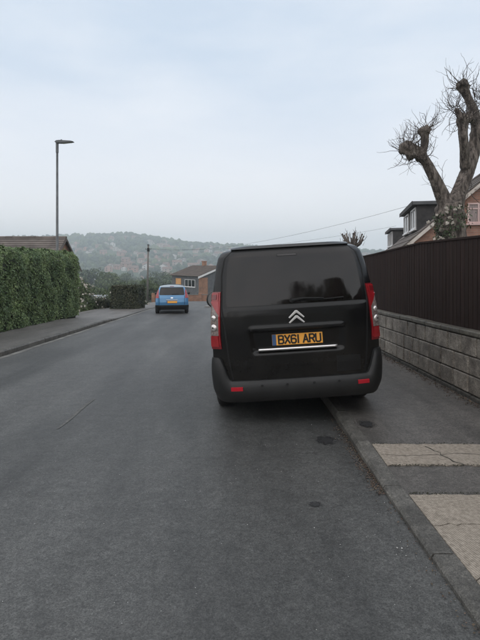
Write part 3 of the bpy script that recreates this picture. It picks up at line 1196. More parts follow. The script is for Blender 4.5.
def lettering(text, y, hw_=0.084):
    """Raised plate characters; returns a mesh lying in x,z facing -y, unit cell height 0.79."""
    s = MB()
    x = 0.0
    kk = 0
    for c in text:
        if c == ' ':
            x += 0.34
            continue
        for pl in GL[c]:
            for a, b_ in zip(pl, pl[1:]):
                A, B = Vector((a[0] + x, a[1])), Vector((b_[0] + x, b_[1]))
                d = (B - A).normalized()
                nrm = Vector((-d.y, d.x)) * hw_
                A2, B2 = A - d * hw_ * 0.7, B + d * hw_ * 0.7
                kk += 1
                yy = y - 0.003 * (kk % 5)
                q = [A2 + nrm, A2 - nrm, B2 - nrm, B2 + nrm]
                s.add([(p.x, yy, p.y) for p in q] + [(p.x, y + 0.05, p.y) for p in q],
                      [(0, 1, 2, 3), (0, 4, 5, 1), (1, 5, 6, 2), (2, 6, 7, 3), (3, 7, 4, 0)])
        x += 0.24 if c == '1' else 0.64
    return s, x - 0.16


def number_plate(parent, v, w_, width, height, text, lean=0.0):
    o = empty('number_plate', (0, w_, v))
    o.parent = parent
    o.rotation_euler = (lean, 0, 0)
    s = MB()
    s.box(-width / 2, width / 2, -0.004, 0.006, -height / 2, height / 2)
    s.build('plate', M_PLATE, o, bevel=0.003)
    s = MB()
    s.box(-width / 2 + 0.001, -width / 2 + 0.042, -0.0065, -0.0045, -height / 2 + 0.001, height / 2 - 0.001)
    s.build('blue_band', M_PLATEB, o)
    if text:
        s, tw = lettering(text, 0)
        sc_ = height * 0.70 / 0.79
        sx = (width - 0.042 - 0.05) / tw
        s.v = [((x * sx) - width / 2 + 0.042 + 0.028, y * 0.05 - 0.0055, z * sc_ - height * 0.35) for x, y, z in s.v]
        s.build('lettering', M_INK, o)
    return o


# --- the black van
VAN_ROLL = math.atan(0.095 / 1.62)
van = empty('parked_van', (0.675, 5.30, zr(5.30) + 0.047), 0, 'black van parked half on the pavement beside the fence', 'van')
van.rotation_euler = (-math.atan(0.04), -VAN_ROLL, R(1.3))
van.scale = (1.028, 1, 1)
vprof = [(0.22, .84), (0.35, .885), (0.55, .898), (0.80, .900), (1.00, .897), (1.20, .886), (1.40, .864), (1.60, .835), (1.72, .812), (1.80, .788), (1.85, .755),
         (1.88, .70), (1.90, .58), (1.914, .30), (1.922, 0.02)]
vrear = [(0.22, .13), (0.40, .10), (0.60, .075), (0.95, .062), (1.15, .066), (1.30, .084), (1.50, .112), (1.70, .146), (1.80, .17), (1.86, .21), (1.90, .27), (1.922, .38)]


def van_extra(u, v):
    a = abs(u)
    # number-plate recess
    r = smooth01((0.505 - a - 0.10 * max(0, (0.98 - v))) / 0.03) * smooth01((0.985 - v) / 0.02) * smooth01((v - 0.715) / 0.05)
    q = 0.040 * r
    # handle ledge over the recess
    q -= 0.022 * smooth01((0.50 - a) / 0.03) * math.exp(-((v - 1.003) / 0.016) ** 2)
    # waist ledge under the glass
    q -= 0.014 * smooth01((1.235 - v) / 0.018) * smooth01((v - 0.5) / 0.6) * smooth01((0.80 - a) / 0.06)
    return q


VS = Shell(vprof, vrear, 0.15, van_extra)
body = VS.skin([(0.5, 1.0, 1.925, 1.0), (1.2, 1.005, 1.94, 1.0), (2.4, 1.01, 1.945, 1.0), (3.05, 1.005, 1.93, 1.0), (3.35, 1.0, 1.86, 1.0), (3.75, .985, 1.62, 1.0),
                (4.15, .97, 1.28, .98), (4.45, .94, 1.14, .85), (4.70, .88, 0.98, .6), (4.80, .80, 0.80, .5)], 72, 130, 0.24, 1.9215)
vb = body.build('body', M_PAINT, van, smooth=True)
gu = lambda um: (lambda v: um / VS.hw(v))
gp = VS.patch(lambda v: -interp(v, [(1.24, .715), (1.30, .73), (1.70, .695), (1.80, .66), (1.835, .58)]) / VS.hw(v),
              lambda v: interp(v, [(1.24, .715), (1.30, .73), (1.70, .695), (1.80, .66), (1.835, .58)]) / VS.hw(v), 1.25, 1.835, 0.004, 40, 40)
gl = gp.build('rear_window', M_VGLASS, van, smooth=False)
for p in gl.data.polygons:
    p.use_smooth = True
# heater frame lines and the high brake lamp behind the glass edge
VS.patch(gu(-.16), gu(.06), 1.775, 1.80, 0.007, 8, 2).build('brake_light', M_PLASTIC, van)
hb = VS.patch(gu(-.15), gu(.05), 1.780, 1.795, 0.009, 8, 2)
hb.build('brake_lens', mat('smoked_lens', (0.05, 0.045, 0.045), 0.3), van)
# shut lines round the tailgate
sl = MB()


def tg(v):
    return interp(v, [(.46, .70), (.70, .735), (1.0, .755), (1.25, .780), (1.6, .760), (1.78, .72), (1.86, .64)])


for sg in (-1, 1):
    q = VS.patch(lambda v: sg * (tg(v) - .008) / VS.hw(v), lambda v: sg * (tg(v) + .008) / VS.hw(v), .46, 1.855, 0.0015, 2, 60, 0.0)
    sl.add(q.v, q.f)
q = VS.patch(lambda v: -(tg(1.855)) / VS.hw(v), lambda v: tg(1.855) / VS.hw(v), 1.852, 1.862, 0.0015, 40, 2, 0.0)
sl.add(q.v, q.f)
sl.build('shut_line', M_DARK, van)
# roof-edge spoiler lip
sp = VS.patch(lambda v: -.64 / VS.hw(v), lambda v: .64 / VS.hw(v), 1.862, 1.893, 0.022, 40, 6, -0.01)
sp.build('spoiler_lip', M_PAINT, van, smooth=True)
# side windows and doors
for sg in (-1, 1):
    q = VS.patch(1.12 * sg, 1.95 * sg, 1.26, 1.70, 0.004, 10, 10)
    q.build('side_window', M_VGLASS, van)
    q = VS.patch(2.05 * sg, 2.85 * sg, 1.26, 1.70, 0.004, 10, 10)
    q.build('side_window', M_VGLASS, van)
    q = VS.patch(0.94 * sg if False else 1.02 * sg, 3.0 * sg, .52, .60, 0.014, 20, 3)
    q.build('side_moulding', M_PLASTIC, van)
# bumper wrapping the tail
bm_ = MB()
ns, nv = 110, 12


def btop(s):
    a = abs(s)
    if a > 1:
        return 0.705
    return 0.452 + 0.253 * smooth01((a - 0.80) / 0.12)


def bpt(i, j, o_):
    s_ = -1.50 + 3.0 * i / ns
    vt = btop(s_)
    vb_ = 0.235 + 0.05 * smooth01((abs(s_) - .9) / .3)
    v = vb_ + (vt - vb_) * j / nv
    t = j / nv
    o = 0.030 + 0.050 * math.sin(math.pi * min(1, max(0, 0.12 + t * 0.88))) ** 0.6
    o *= 1 - 0.72 * smooth01((abs(s_) - .86) / .2)
    return VS.P(s_, v, o_ if o_ is not None else o)


bm_.grid(lambda a, b_: bpt(a * ns, b_ * nv, None), ns, nv)
bm_.grid(lambda a, b_: bpt(a * ns, nv, None) if b_ < .5 else bpt(a * ns, nv, -.02), ns, 1)
bm_.grid(lambda a, b_: bpt(a * ns, 0, -.05) if b_ < .5 else bpt(a * ns, 0, None), ns, 1)
for e in (0, ns):
    bm_.grid(lambda a, b_: bpt(e, b_ * nv, None if a < .5 else -.02), 1, nv)
bump = bm_.build('bumper', M_PLASTIC, van, smooth=True)
md = bump.modifiers.new('edge', 'EDGE_SPLIT')
md.split_angle = R(40)
for sg in (-1, 1):
    q = VS.patch(lambda v: (sg * .65 - .055) / VS.hw(v), lambda v: (sg * .65 + .055) / VS.hw(v), .365, .402, 0.082, 6, 2, 0.03)
    q.build('reflector', M_REFLECTOR, van)
for um in (-.40, -.14, .14, .40):
    c = VS.P(um / VS.hw(.40), .41, 0.078)
    s = MB()
    s.tube([c, c + Vector((0, -0.007, 0.001))], 0.013, 14)
    s.build('parking_sensor', M_DARK, van)
# tail lamps
for sg in (-1, 1):
    lamp = empty('tail_lamp', (0, 0, 0))
    lamp.parent = van
    inner = lambda v: sg * interp(v, [(.80, .800), (.95, .805), (1.2, .795), (1.43, .775)]) / VS.hw(v)
    outer = lambda v: sg * interp(v, [(.80, 1.06), (1.0, 1.09), (1.25, 1.10), (1.43, 1.05)])
    fr = lambda k: (lambda v: inner(v) + (outer(v) - inner(v)) * k)
    VS.patch(fr(0), fr(1), .80, 1.42, 0.010, 16, 24).build('housing', M_REDD, lamp, smooth=False)
    VS.patch(fr(.02), fr(.09), .84, 1.41, 0.015, 4, 24).build('red_edge', M_RED, lamp)
    VS.patch(fr(.13), fr(.95), 1.32, 1.405, 0.016, 10, 8).build('brake_lens', M_RED, lamp)
    VS.patch(fr(.25), fr(.55), 1.335, 1.39, 0.021, 6, 4).build('brake_lens_centre', M_REDD, lamp)
    VS.patch(fr(.10), fr(.96), .945, 1.318, 0.014, 12, 16).build('clear_lens', M_CLEAR, lamp)
    tri = VS.patch(fr(.09), lambda v: fr(.10 + .50 * (v - 1.17) / .148)(v), 1.17, 1.318, 0.019, 8, 10)
    tri.build('red_wedge', M_RED, lamp)
    VS.patch(fr(.13), fr(.95), .825, .942, 0.017, 10, 6).build('fog_lens', M_RED, lamp)
    for vv, rr in ((1.135, .032), (1.03, .040)):
        c = VS.P(fr(.36)(vv), vv, 0.012)
        nrm = (VS.P(fr(.36)(vv), vv, 0.05) - VS.P(fr(.36)(vv), vv, 0.0)).normalized()
        s = MB()
        s.tube([c, c + nrm * .008, c + nrm * .016, c + nrm * .020], [rr, rr * .98, rr * .75, rr * .3], 18)
        s.build('bulb_reflector', M_BULB, lamp, smooth=True)
        s = MB()
        s.tube([c + nrm * .018, c + nrm * .024], [rr * .28, rr * .2], 12)
        s.build('bulb', M_DARK if vv < 1.1 else M_CLEAR, lamp)
# plate, chrome strip, emblem, wiper
wp = VS.W(0, .87) - 0.010
number_plate(van, .868, wp, .535, .118, 'BX61 ARU', R(-2))
s = MB()
s.tube([VS.P(-.415 / VS.hw(.76) + .83 * k / 24 / VS.hw(.76), .76, .030) for k in range(25)], .0165, 10)
s.build('chrome_strip', M_CHROME, van, smooth=True)
VS.patch(lambda v: -.49 / VS.hw(v), lambda v: .49 / VS.hw(v), .986, 1.004, 0.012, 40, 3).build('handle_ledge', M_PLASTIC, van)
s = MB()
for z0 in (1.062, 1.117):
    hw2, rise, th = .085, .062, .026
    out = [(-hw2, z0 - 0.012), (-hw2 + .012, z0 - .022), (0, z0 + rise - th), (hw2 - .012, z0 - .022), (hw2, z0 - .012), (.010, z0 + rise), (-.010, z0 + rise)]
    wv_ = VS.W(0, z0 + .02)
    s.prism(out, wv_ - 0.016, wv_ + 0.01, 'y')
s.build('chevron_emblem', M_CHROME, van, bevel=0.003)
wpr = empty('wiper', (0, 0, 0))
wpr.parent = van
s = MB()
s.tube([VS.P(-.04, 1.285, .0), VS.P(-.04, 1.285, .028)], .026, 12)
s.tube([VS.P(-.04, 1.285, .022), VS.P(.10, 1.298, .030), VS.P(.34, 1.29, .026)], [.018, .013, .009], 8)
s.build('wiper_arm', M_DARK, wpr)
s = MB()
s.tube([VS.P(.06 + .066 * k, 1.283 - .006 * math.sin(k * .5), .014) for k in range(9)], .009, 6)
s.build('wiper_blade', M_DARK, wpr)
# dusty square left by a sticker, low on the right of the tailgate
VS.patch(gu(.40), gu(.66), .49, .66, 0.0012, 10, 8, 0.0).build('sticker_mark', mat('sticker_mark', (0.005, 0.005, 0.0055), 0.42, (0.010, 0.010, 0.0105), 12, 5), van)
# wheels, arches, mirrors, underside
for sg in (-1, 1):
    for w_ in (0.97, 3.95):
        wheel(van, sg * .795, w_, .325, .215)
        s = MB()
        pts = [(sg * (.875 if w_ < 2 else .855), w_ + .385 * math.cos(R(a)), .33 + .385 * math.sin(R(a))) for a in range(-10, 191, 10)]
        s.tube(pts, .028, 8)
        s.build('arch_trim', M_PLASTIC, van, smooth=True)
    mir = empty('door_mirror', (sg * .98, 3.42, 1.22))
    mir.parent = van
    s = MB()
    s.blob((0, 0.03, 0), .10, 5, .1, 3)
    s.v = [(x * 1.12, y * .8, z * 1.45) for x, y, z in s.v]
    s.v = [(x, max(y, -0.035), z) for x, y, z in s.v]
    s.build('mirror_shell', M_PLASTIC, mir, smooth=True)
    s = MB()
    s.prism([(.082 * math.cos(R(a)), .115 * math.sin(R(a))) for a in range(0, 360, 15)], -.042, -.036, 'y')
    s.build('mirror_glass', mat('mirror_dull', (0.22, 0.22, 0.22), 0.5), mir)
    s = MB()
    s.tube([(-sg * .16, .03, -.05), (0, .03, -.04)], .03, 8)
    s.build('mirror_arm', M_PLASTIC, mir)
s = MB()
s.box(-.70, .70, .45, 4.3, .20, .26)
s.tube([(.32, .20, .25), (.32, 1.3, .26)], .028, 10)
s.build('underside', M_DARK, van)


# --- small hatchbacks
def hatchback(name, loc, rz, m_body, m_roof, label, text=None):
    car = empty(name, loc, rz, label, 'car')
    car.rotation_euler = (-math.atan(0.045), 0, rz)
    prof = [(.20, .74), (.32, .80), (.55, .822), (.80, .815), (.92, .79), (1.10, .73), (1.28, .665), (1.38, .62), (1.44, .55), (1.475, .42), (1.492, .22), (1.50, .02)]
    rear = [(.20, .16), (.36, .05), (.58, .02), (.80, .05), (.95, .10), (1.15, .18), (1.35, .27), (1.44, .33), (1.50, .48)]
    S = Shell(prof, rear, .17)
    S.skin([(.6, 1, 1.505, .9), (1.3, 1.0, 1.51, .9), (2.0, 1.0, 1.49, .9), (2.35, .99, 1.42, .9), (2.9, .97, 1.02, .85), (3.25, .93, .90, .8), (3.5, .84, .62, .5)], 30, 60, .24, 1.4995).build('body', m_body, car, smooth=True)
    S.patch(lambda v: -1.0, lambda v: 1.0, 1.36, 1.485, .006, 30, 8).build('tail_spoiler', m_roof, car, smooth=True)
    s_ = MB()
    q = [(w_, 1.508) for w_ in (.45, .9, 1.4, 1.9)]
    s_.grid(lambda a, b_: ((a * 2 - 1) * .56, .42 + 1.6 * b_, 1.512 + .004 - .06 * abs(a * 2 - 1) ** 2.4), 12, 8)
    s_.build('roof_panel', m_roof, car, smooth=True)
    f = lambda k: (lambda v: k * interp(v, [(.94, .60), (1.0, .63), (1.30, .575), (1.35, .53)]) / S.hw(v))
    S.patch(f(-1), f(1), .95, 1.345, .008, 20, 12).build('rear_window', M_VGLASS, car)
    for sg in (-1, 1):
        S.patch(lambda v: sg * .655 / S.hw(v), lambda v: sg * 1.08, .80, 1.24, .010, 8, 12).build('tail_light', M_RED, car)
        S.patch(1.12 * sg, 2.05 * sg, .95, 1.30, .006, 10, 8).build('side_window', M_VGLASS, car)
        for w_ in (.58, 2.95):
            wheel(car, sg * .735, w_, .29, .18)
        s_ = MB()
        s_.blob((sg * .88, 2.2, 1.0), .075, 2, .1, 2)
        s_.build('door_mirror', M_PLASTIC, car, smooth=True)
    S.patch(-1.25, 1.25, .20, .44, .020, 40, 6).build('bumper', M_PLASTIC, car, smooth=True)
    number_plate(car, .60, S.W(0, .60) - .016, .52, .11, text)
    for sg in (-1, 1):
        S.patch(lambda v: sg * (.63 - .008) / S.hw(v), lambda v: sg * (.63 + .008) / S.hw(v), .46, .93, .002, 2, 16, 0.0).build('shut_line', M_DARK, car)
    s_ = MB()
    s_.tube([S.P(0, .975, .02), S.P(.22, .99, .022), S.P(.48, .985, .018)], [.016, .011, .008], 6)
    s_.build('wiper', M_DARK, car)
    S.patch(-.07, .07, .78, .83, .012, 6, 3).build('badge', M_CHROME, car)
    S.patch(-.16, .16, 1.375, 1.40, .012, 6, 2).build('brake_light', M_REDD, car)
    s_ = MB()
    s_.box(-.28, .28, S.W(0, .72) - .03, S.W(0, .72) + .02, .70, .725)
    s_.build('boot_handle', M_CHROME, car)
    return car


blue = hatchback('blue_hatchback', (-3.12, 22.9, zr(22.9) + 0.0), R(7), M_BLUE, M_CREAM, 'bright blue hatchback with pale roof on the road ahead')
blue.scale = (.92, .92, .90)
silver = hatchback('parked_car', (-11.9, 46.5, zg(-11.9, 46.5) - .1), R(82), M_SILVER, M_SILVER, 'silver parked car beyond the white flowering bush')

# ------------------------------------------------------------------ houses
def window(parent, x0, x1, z0, z1, y, lights=2, m_frame=M_WHITE, axis='y', out=-1, m_glass=M_GLASS, transom=False):
    """Window on the wall plane: axis 'y' lies in x,z at y; axis 'x' lies in y,z at x. out = direction the window faces."""
    o = empty('window', (0, 0, 0))
    o.parent = parent
    fw = 0.06
    fr_ = MB()

    def bx(mb_, a, b_, c, d, d0, d1):
        lo_, hi_ = sorted((y + out * d0, y + out * d1))
        if axis == 'y':
            mb_.box(a, b_, lo_, hi_, c, d)
        else:
            mb_.box(lo_, hi_, a, b_, c, d)
    bx(fr_, x0, x1, z0, z0 + fw, 0.0, .05)
    bx(fr_, x0, x1, z1 - fw, z1, 0.0, .05)
    k = lights
    for i in range(k + 1):
        c = x0 + (x1 - x0 - fw) * i / k
        bx(fr_, c, c + fw, z0 + fw, z1 - fw, 0.0, .05)
    if transom:
        zc = z0 + (z1 - z0) * .68
        for i in range(k):
            a = x0 + (x1 - x0 - fw) * i / k + fw
            b_ = x0 + (x1 - x0 - fw) * (i + 1) / k
            bx(fr_, a, b_, zc, zc + fw * .8, 0.0, .045)
    fr_.build('window_frame', m_frame, o)
    for i in range(k):
        s_ = MB()
        bx(s_, x0 + (x1 - x0 - fw) * i / k + fw, x0 + (x1 - x0 - fw) * (i + 1) / k, z0 + fw, z1 - fw, 0.004, .02)
        s_.build('pane', m_glass, o)
    s_ = MB()
    bx(s_, x0 - .05, x1 + .05, z0 - .07, z0 - .004, 0.0, .10)
    s_.build('sill', m_frame, o)
    return o


def gable_house(name, loc, rz, W, Ln, He, pitch, m_wall, m_tile, label, dormer=None, m_barge=M_BARGE, courses=14, chimney=None, group=None):
    """Ridge along local y; gable faces local -y; x from 0 to W."""
    h = empty(name, loc, rz, label, 'house', group)
    tp = math.tan(R(pitch))
    rise = W / 2 * tp
    s_ = MB()
    s_.prism([(0, -1.0), (W, -1.0), (W, He), (W / 2, He + rise), (0, He)], 0, Ln, 'y')
    s_.build('wall', m_wall, h)
    # roof: overlapping tile courses on both slopes
    ov, oe = 0.18, 0.30
    sl_len = (W / 2 + oe) / math.cos(R(pitch))
    rf = empty('roof', (0, 0, 0))
    rf.parent = h
    meshes = {}
    for sg in (-1, 1):
        for k in range(courses):
            t0, t1 = k / courses, min(1.0, (k + 1.12) / courses)
            s_ = MB()

            def pt(t, up, yy):
                d_ = -oe + (W / 2 + oe) * t
                x = d_ if sg < 0 else W - d_
                z = He + d_ * tp
                nx_, nz_ = -math.sin(R(pitch)), math.cos(R(pitch))
                return (x + (nx_ if sg < 0 else -nx_) * up, yy, z + nz_ * up)
            n_ = 1
            q = []
            for yy in (-ov, Ln + ov):
                q += [pt(t0, .02, yy), pt(t0, .062, yy), pt(t1, .036, yy), pt(t1, .005, yy)]
            s_.add(q, [(0, 1, 2, 3), (7, 6, 5, 4), (0, 4, 5, 1), (1, 5, 6, 2), (2, 6, 7, 3), (3, 7, 4, 0)])
            s_.build('tile_course', m_tile, rf)
    nr = int((Ln + 2 * ov) / .45)
    for k in range(nr):
        a = -ov + (Ln + 2 * ov) * k / nr
        b_ = -ov + (Ln + 2 * ov) * (k + 1) / nr - .008
        s_ = MB()
        s_.prism([(W / 2 + .13 * math.cos(R(q)), He + rise - .02 + .13 * math.sin(R(q))) for q in range(0, 181, 30)], a, b_, 'y')
        o = s_.build('ridge_tile', m_tile, rf)
        o.location.z = random.uniform(-.008, .008)
    # barge boards on the near gable
    for sg in (-1, 1):
        s_ = MB()

        def bp_(d_, up):
            x = d_ if sg < 0 else W - d_
            return (x, He + d_ * tp + up)
        s_.prism([bp_(-oe, -.16), bp_(W / 2 - .01, -.16), bp_(W / 2 - .01, .0), bp_(-oe, .0)], -ov + .0, -ov - .03, 'y')
        s_.build('barge_board', m_barge, h)
    if dormer:
        xd, y0, y1, zt = dormer
        d_ = empty('dormer', (0, 0, 0))
        d_.parent = h
        zf = He + xd * tp
        xb = (zt - He) / tp
        s_ = MB()
        s_.prism([(xd, zf - .05), (xb + .05, zt - .02), (xd, zt - .02)], y0, y1, 'y')
        s_.build('cheek', M_CHEEK, d_)
        s_ = MB()
        s_.box(xd - .22, xb + .05, y0 - .18, y1 + .18, zt - .02, zt + .12)
        s_.build('flat_roof', M_FELT, d_, bevel=.01)
        s_ = MB()
        s_.box(xd - .245, xd - .222, y0 - .18, y1 + .18, zt - .05, zt + .13)
        s_.build('fascia', M_CHEEK, d_)
        s_ = MB()
        s_.box(xd - .03, xd - .002, y0, y1, zf + .10, zt - .022)
        s_.build('front_panel', M_CHEEK, d_)
        span = y1 - y0
        for a, b_ in ((.05, .36), (.56, .95)):
            w_ = window(d_, y0 + span * a, y0 + span * b_, zf + .20, zt - .09, xd - .03, 2, M_WHITE, 'x', -1)
            for c in list(w_.children):          # keep three levels: the pieces hang on the dormer
                c.parent = d_
            bpy.data.objects.remove(w_)
    if chimney:
        cx, cy, ch_ = chimney
        s_ = MB()
        zt = He + rise + ch_
        s_.box(cx - .35, cx + .35, cy - .45, cy + .45, He, zt)
        s_.box(cx - .42, cx + .42, cy - .52, cy + .52, zt, zt + .12)
        s_.build('chimney_stack', m_wall, h)
        for q in (-.2, .2):
            s_ = MB()
            s_.tube([(cx, cy + q, zt + .1), (cx, cy + q, zt + .45)], [.12, .09], 10)
            s_.build('chimney_pot', m_tile, h)
    return h


RZ = R(-13)
h1 = gable_house('brick_house', (5.85, 19.5, -0.75), RZ, 9.2, 10.0, 2.38, 41, M_BRICKP, M_TILE,
                 'brick chalet house with flat dormer, just behind the pollarded tree', (1.2, 1.5, 7.2, 4.60))
window(h1, 2.80, 4.30, 3.68, 4.45, -0.0, 4, M_PINKW, 'y', -1, mat('net_curtain', (0.20, 0.16, 0.155), 0.35, (0.34, 0.27, 0.26), 9, 4, stretch=(4, 1, 0.5)), transom=True)
window(h1, 1.4, 3.2, .9, 2.0, -0.0, 2, M_WHITE, 'y', -1)
h2 = gable_house('brick_house', (8.9, 32.7, -1.0), RZ, 9.2, 10.0, 2.30, 41, M_BRICKP, M_TILE,
                 'second brick chalet house down the hill, its smaller dormer left of the tree', (1.2, 1.5, 7.0, 4.60))
h3 = gable_house('rendered_house', (12.2, 46.5, -2.2), RZ, 7.2, 8.0, 3.1, 32, M_RENDER, M_TILE,
                 'pink rendered house farthest down the row behind the fence')
window(h3, .6, 1.8, 2.5, 3.5, 0, 2)
h4 = gable_house('bungalow', (-10.6, 27.5, -2.0), R(90), 5.0, 16.0, 3.12, 35, M_BRICK, M_TILE,
                 'brick bungalow with brown tiled roof showing over the big hedge', courses=15, m_barge=M_TILE)
window(h4, 1.6, 3.4, .9, 2.0, 0, 2)

# the two-storey house at the bend
hj = empty('two_storey_house', (-5.75, 70.0, -5.75), R(40), 'two-storey house with grey cladding and brown roof at the bend', 'house')
# local: corner at origin; long front runs to -x' (left), gable end to +x'... built with the corner facing the camera
Wj, Lj, Hj = 8.0, 7.0, 5.1
RJ = 1.35
M_JT = M_TILEB
s = MB()
s.prism([(0, -1.5), (Wj, -1.5), (Wj, Hj), (Wj / 2, Hj + RJ), (0, Hj)], 0, Lj, 'y')
s.build('wall', M_GREYCLAD, hj)
rf = empty('roof')
rf.parent = hj
for sg in (-1, 1):
    for k in range(10):
        t0, t1 = k / 10, min(1, (k + 1.12) / 10)
        tpj = RJ / (Wj / 2)
        pj = math.atan(tpj)

        def pt(t, up, yy):
            d_ = -.35 + (Wj / 2 + .35) * t
            x = d_ if sg < 0 else Wj - d_
            return (x + (-1 if sg < 0 else 1) * math.sin(pj) * up, yy, Hj + d_ * tpj + math.cos(pj) * up)
        q = []
        for yy in (-.3, Lj + .3):
            q += [pt(t0, .02, yy), pt(t0, .07, yy), pt(t1, .04, yy), pt(t1, .005, yy)]
        s = MB()
        s.add(q, [(0, 1, 2, 3), (7, 6, 5, 4), (0, 4, 5, 1), (1, 5, 6, 2), (2, 6, 7, 3), (3, 7, 4, 0)])
        s.build('tile_course', M_JT, rf)
    s = MB()
    x0 = (lambda d_: d_) if sg < 0 else (lambda d_: Wj - d_)
    s.prism([(x0(-.35), Hj - .40), (x0(Wj / 2), Hj + RJ - .26), (x0(Wj / 2), Hj + RJ), (x0(-.35), Hj - .12)], -.30, -.34, 'y')
    s.build('barge_board', M_WHITE, hj)
s = MB()
s.box(3.75, 4.25, 4.0, 4.5, Hj + .5, Hj + 1.95)
s.box(3.68, 4.32, 3.93, 4.57, Hj + 1.95, Hj + 2.05)
s.build('chimney_stack', M_BRICK, hj)
# orange brick pier at the corner, brick under-storey
s = MB()
s.box(-.04, 1.5, -.05, -.003, -1.4, Hj - .3)
s.build('brick_pier', M_BRICK, hj)
s = MB()
s.box(-.05, -.003, 0.0, Lj, -1.4, 1.9)
s.build('brick_storey', M_BRICK, hj)
window(hj, .9, 3.5, 3.45, 4.5, -.003, 3, M_WHITE, 'x', -1)
window(hj, 4.5, 5.9, 3.0, 4.6, -.003, 1, M_LITGLASS, 'x', -1, M_LITGLASS)
window(hj, .9, 3.0, .6, 1.8, -.052, 2, M_WHITE, 'x', -1)
window(hj, 3.6, 5.2, .5, 1.8, -.052, 2, M_WHITE, 'x', -1)

# garden wall before it
gw = empty('garden_wall', (-8.0, 60.0, zr(60)), 0, 'low brick garden wall in front of the grey two-storey house', 'wall')
s = MB()
s.box(-2.2, 12.0, 0, .22, -.6, .74)
s.build('brickwork', M_BRICK, gw)
for k in range(24):
    s = MB()
    s.box(-2.25 + k * .6, -2.25 + k * .6 + .588, -.03, .25, .742, .80)
    s.build('coping_stone', M_CHANNEL, gw)
for k in (-2.6, 3.0):
    s = MB()
    s.box(k, k + .4, -.09, .31, -.6, .95)
    s.build('pier', M_BRICK, gw)

# ------------------------------------------------------------------ hedges and shrubs
def hedge_points(n, x0, x1, y0, y1, z0, z1, zbase, seed, rough=0.10, rnd=0.35):
    """Points on the outer skin of a clipped hedge (sides and top) with outward normals, wobbled."""
    g_ = np.random.default_rng(seed)
    A = [(y1 - y0) * (z1 - z0), (y1 - y0) * (z1 - z0), (x1 - x0) * (y1 - y0), (x1 - x0) * (z1 - z0), (x1 - x0) * (z1 - z0)]
    pr = np.array(A) / sum(A)
    f = g_.choice(5, n, p=pr)
    U, Vv = g_.random(n), g_.random(n)
    P_ = np.empty((n, 3))
    N_ = np.zeros((n, 3))
    for k in range(5):
        m_ = f == k
        if k < 2:
            P_[m_] = np.c_[np.full(m_.sum(), x0 if k == 0 else x1), y0 + U[m_] * (y1 - y0), z0 + Vv[m_] * (z1 - z0)]
            N_[m_] = (-1 if k == 0 else 1, 0, 0)
        elif k == 2:
            P_[m_] = np.c_[x0 + U[m_] * (x1 - x0), y0 + Vv[m_] * (y1 - y0), np.full(m_.sum(), z1)]
            N_[m_] = (0, 0, 1)
        else:
            P_[m_] = np.c_[x0 + U[m_] * (x1 - x0), np.full(m_.sum(), y0 if k == 3 else y1), z0 + Vv[m_] * (z1 - z0)]
            N_[m_] = (0, -1 if k == 3 else 1, 0)
    # round the top edges
    c = np.array([(x0 + x1) / 2, (y0 + y1) / 2, 0])
    top = np.clip((P_[:, 2] - (z1 - rnd)) / rnd, 0, 1)
    hx = (x1 - x0) / 2
    sx = (P_[:, 0] - c[0]) / hx
    lim = 1 - (rnd / hx) * (1 - np.sqrt(np.maximum(0, 1 - top ** 2)))
    side = np.abs(sx) > lim
    P_[:, 0] = np.where(side, c[0] + np.sign(sx) * lim * hx, P_[:, 0])
    N_[:, 2] += top * side * 1.0
    q = np.array([noise.noise(Vector((p[0] * 1.1, p[1] * 1.1, p[2] * 1.4))) + .6 * noise.noise(Vector((p[0] * 3.1 + 9, p[1] * 3.1, p[2] * 3.3))) for p in P_])
    P_ += N_ / np.linalg.norm(N_, axis=1, keepdims=True) * (q * rough + g_.normal(0, .03, n) - .03)[:, None]
    return P_, N_


def hedge(name, label, x0, x1, y0, y1, height, n, size, m, seed, zbase=None, rough=.10, rnd=.35, cat='hedge', grow=0.0):
    zb = zr if zbase is None else zbase
    h = empty(name, ((x0 + x1) / 2, (y0 + y1) / 2, zb((y0 + y1) / 2)), 0, label, cat)
    P_, N_ = hedge_points(n, x0, x1, y0, y1, 0.03, height, 0, seed, rough, rnd)
    P_[:, 2] = np.maximum(P_[:, 2], 0.02) * (1 + grow * (P_[:, 1] - 16.5))
    Vv, Ff = leaves(P_, N_, size, .62, .55, .18, seed)
    Vv[:, 2] += np.array([zb(q) for q in Vv[:, 1]])
    Vv -= np.array(h.location)[None, :]
    link('foliage', fast_mesh('foliage', Vv, Ff, m), h)
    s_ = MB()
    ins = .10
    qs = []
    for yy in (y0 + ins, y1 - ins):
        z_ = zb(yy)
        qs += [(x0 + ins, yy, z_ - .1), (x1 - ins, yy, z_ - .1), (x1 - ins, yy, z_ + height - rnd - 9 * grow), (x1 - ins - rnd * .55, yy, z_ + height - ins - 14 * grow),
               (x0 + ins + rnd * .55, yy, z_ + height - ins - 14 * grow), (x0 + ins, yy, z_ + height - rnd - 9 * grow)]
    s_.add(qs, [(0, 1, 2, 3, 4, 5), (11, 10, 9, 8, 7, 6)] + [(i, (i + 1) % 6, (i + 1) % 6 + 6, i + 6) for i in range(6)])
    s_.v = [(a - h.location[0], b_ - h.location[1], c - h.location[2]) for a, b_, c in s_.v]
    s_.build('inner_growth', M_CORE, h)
    return h


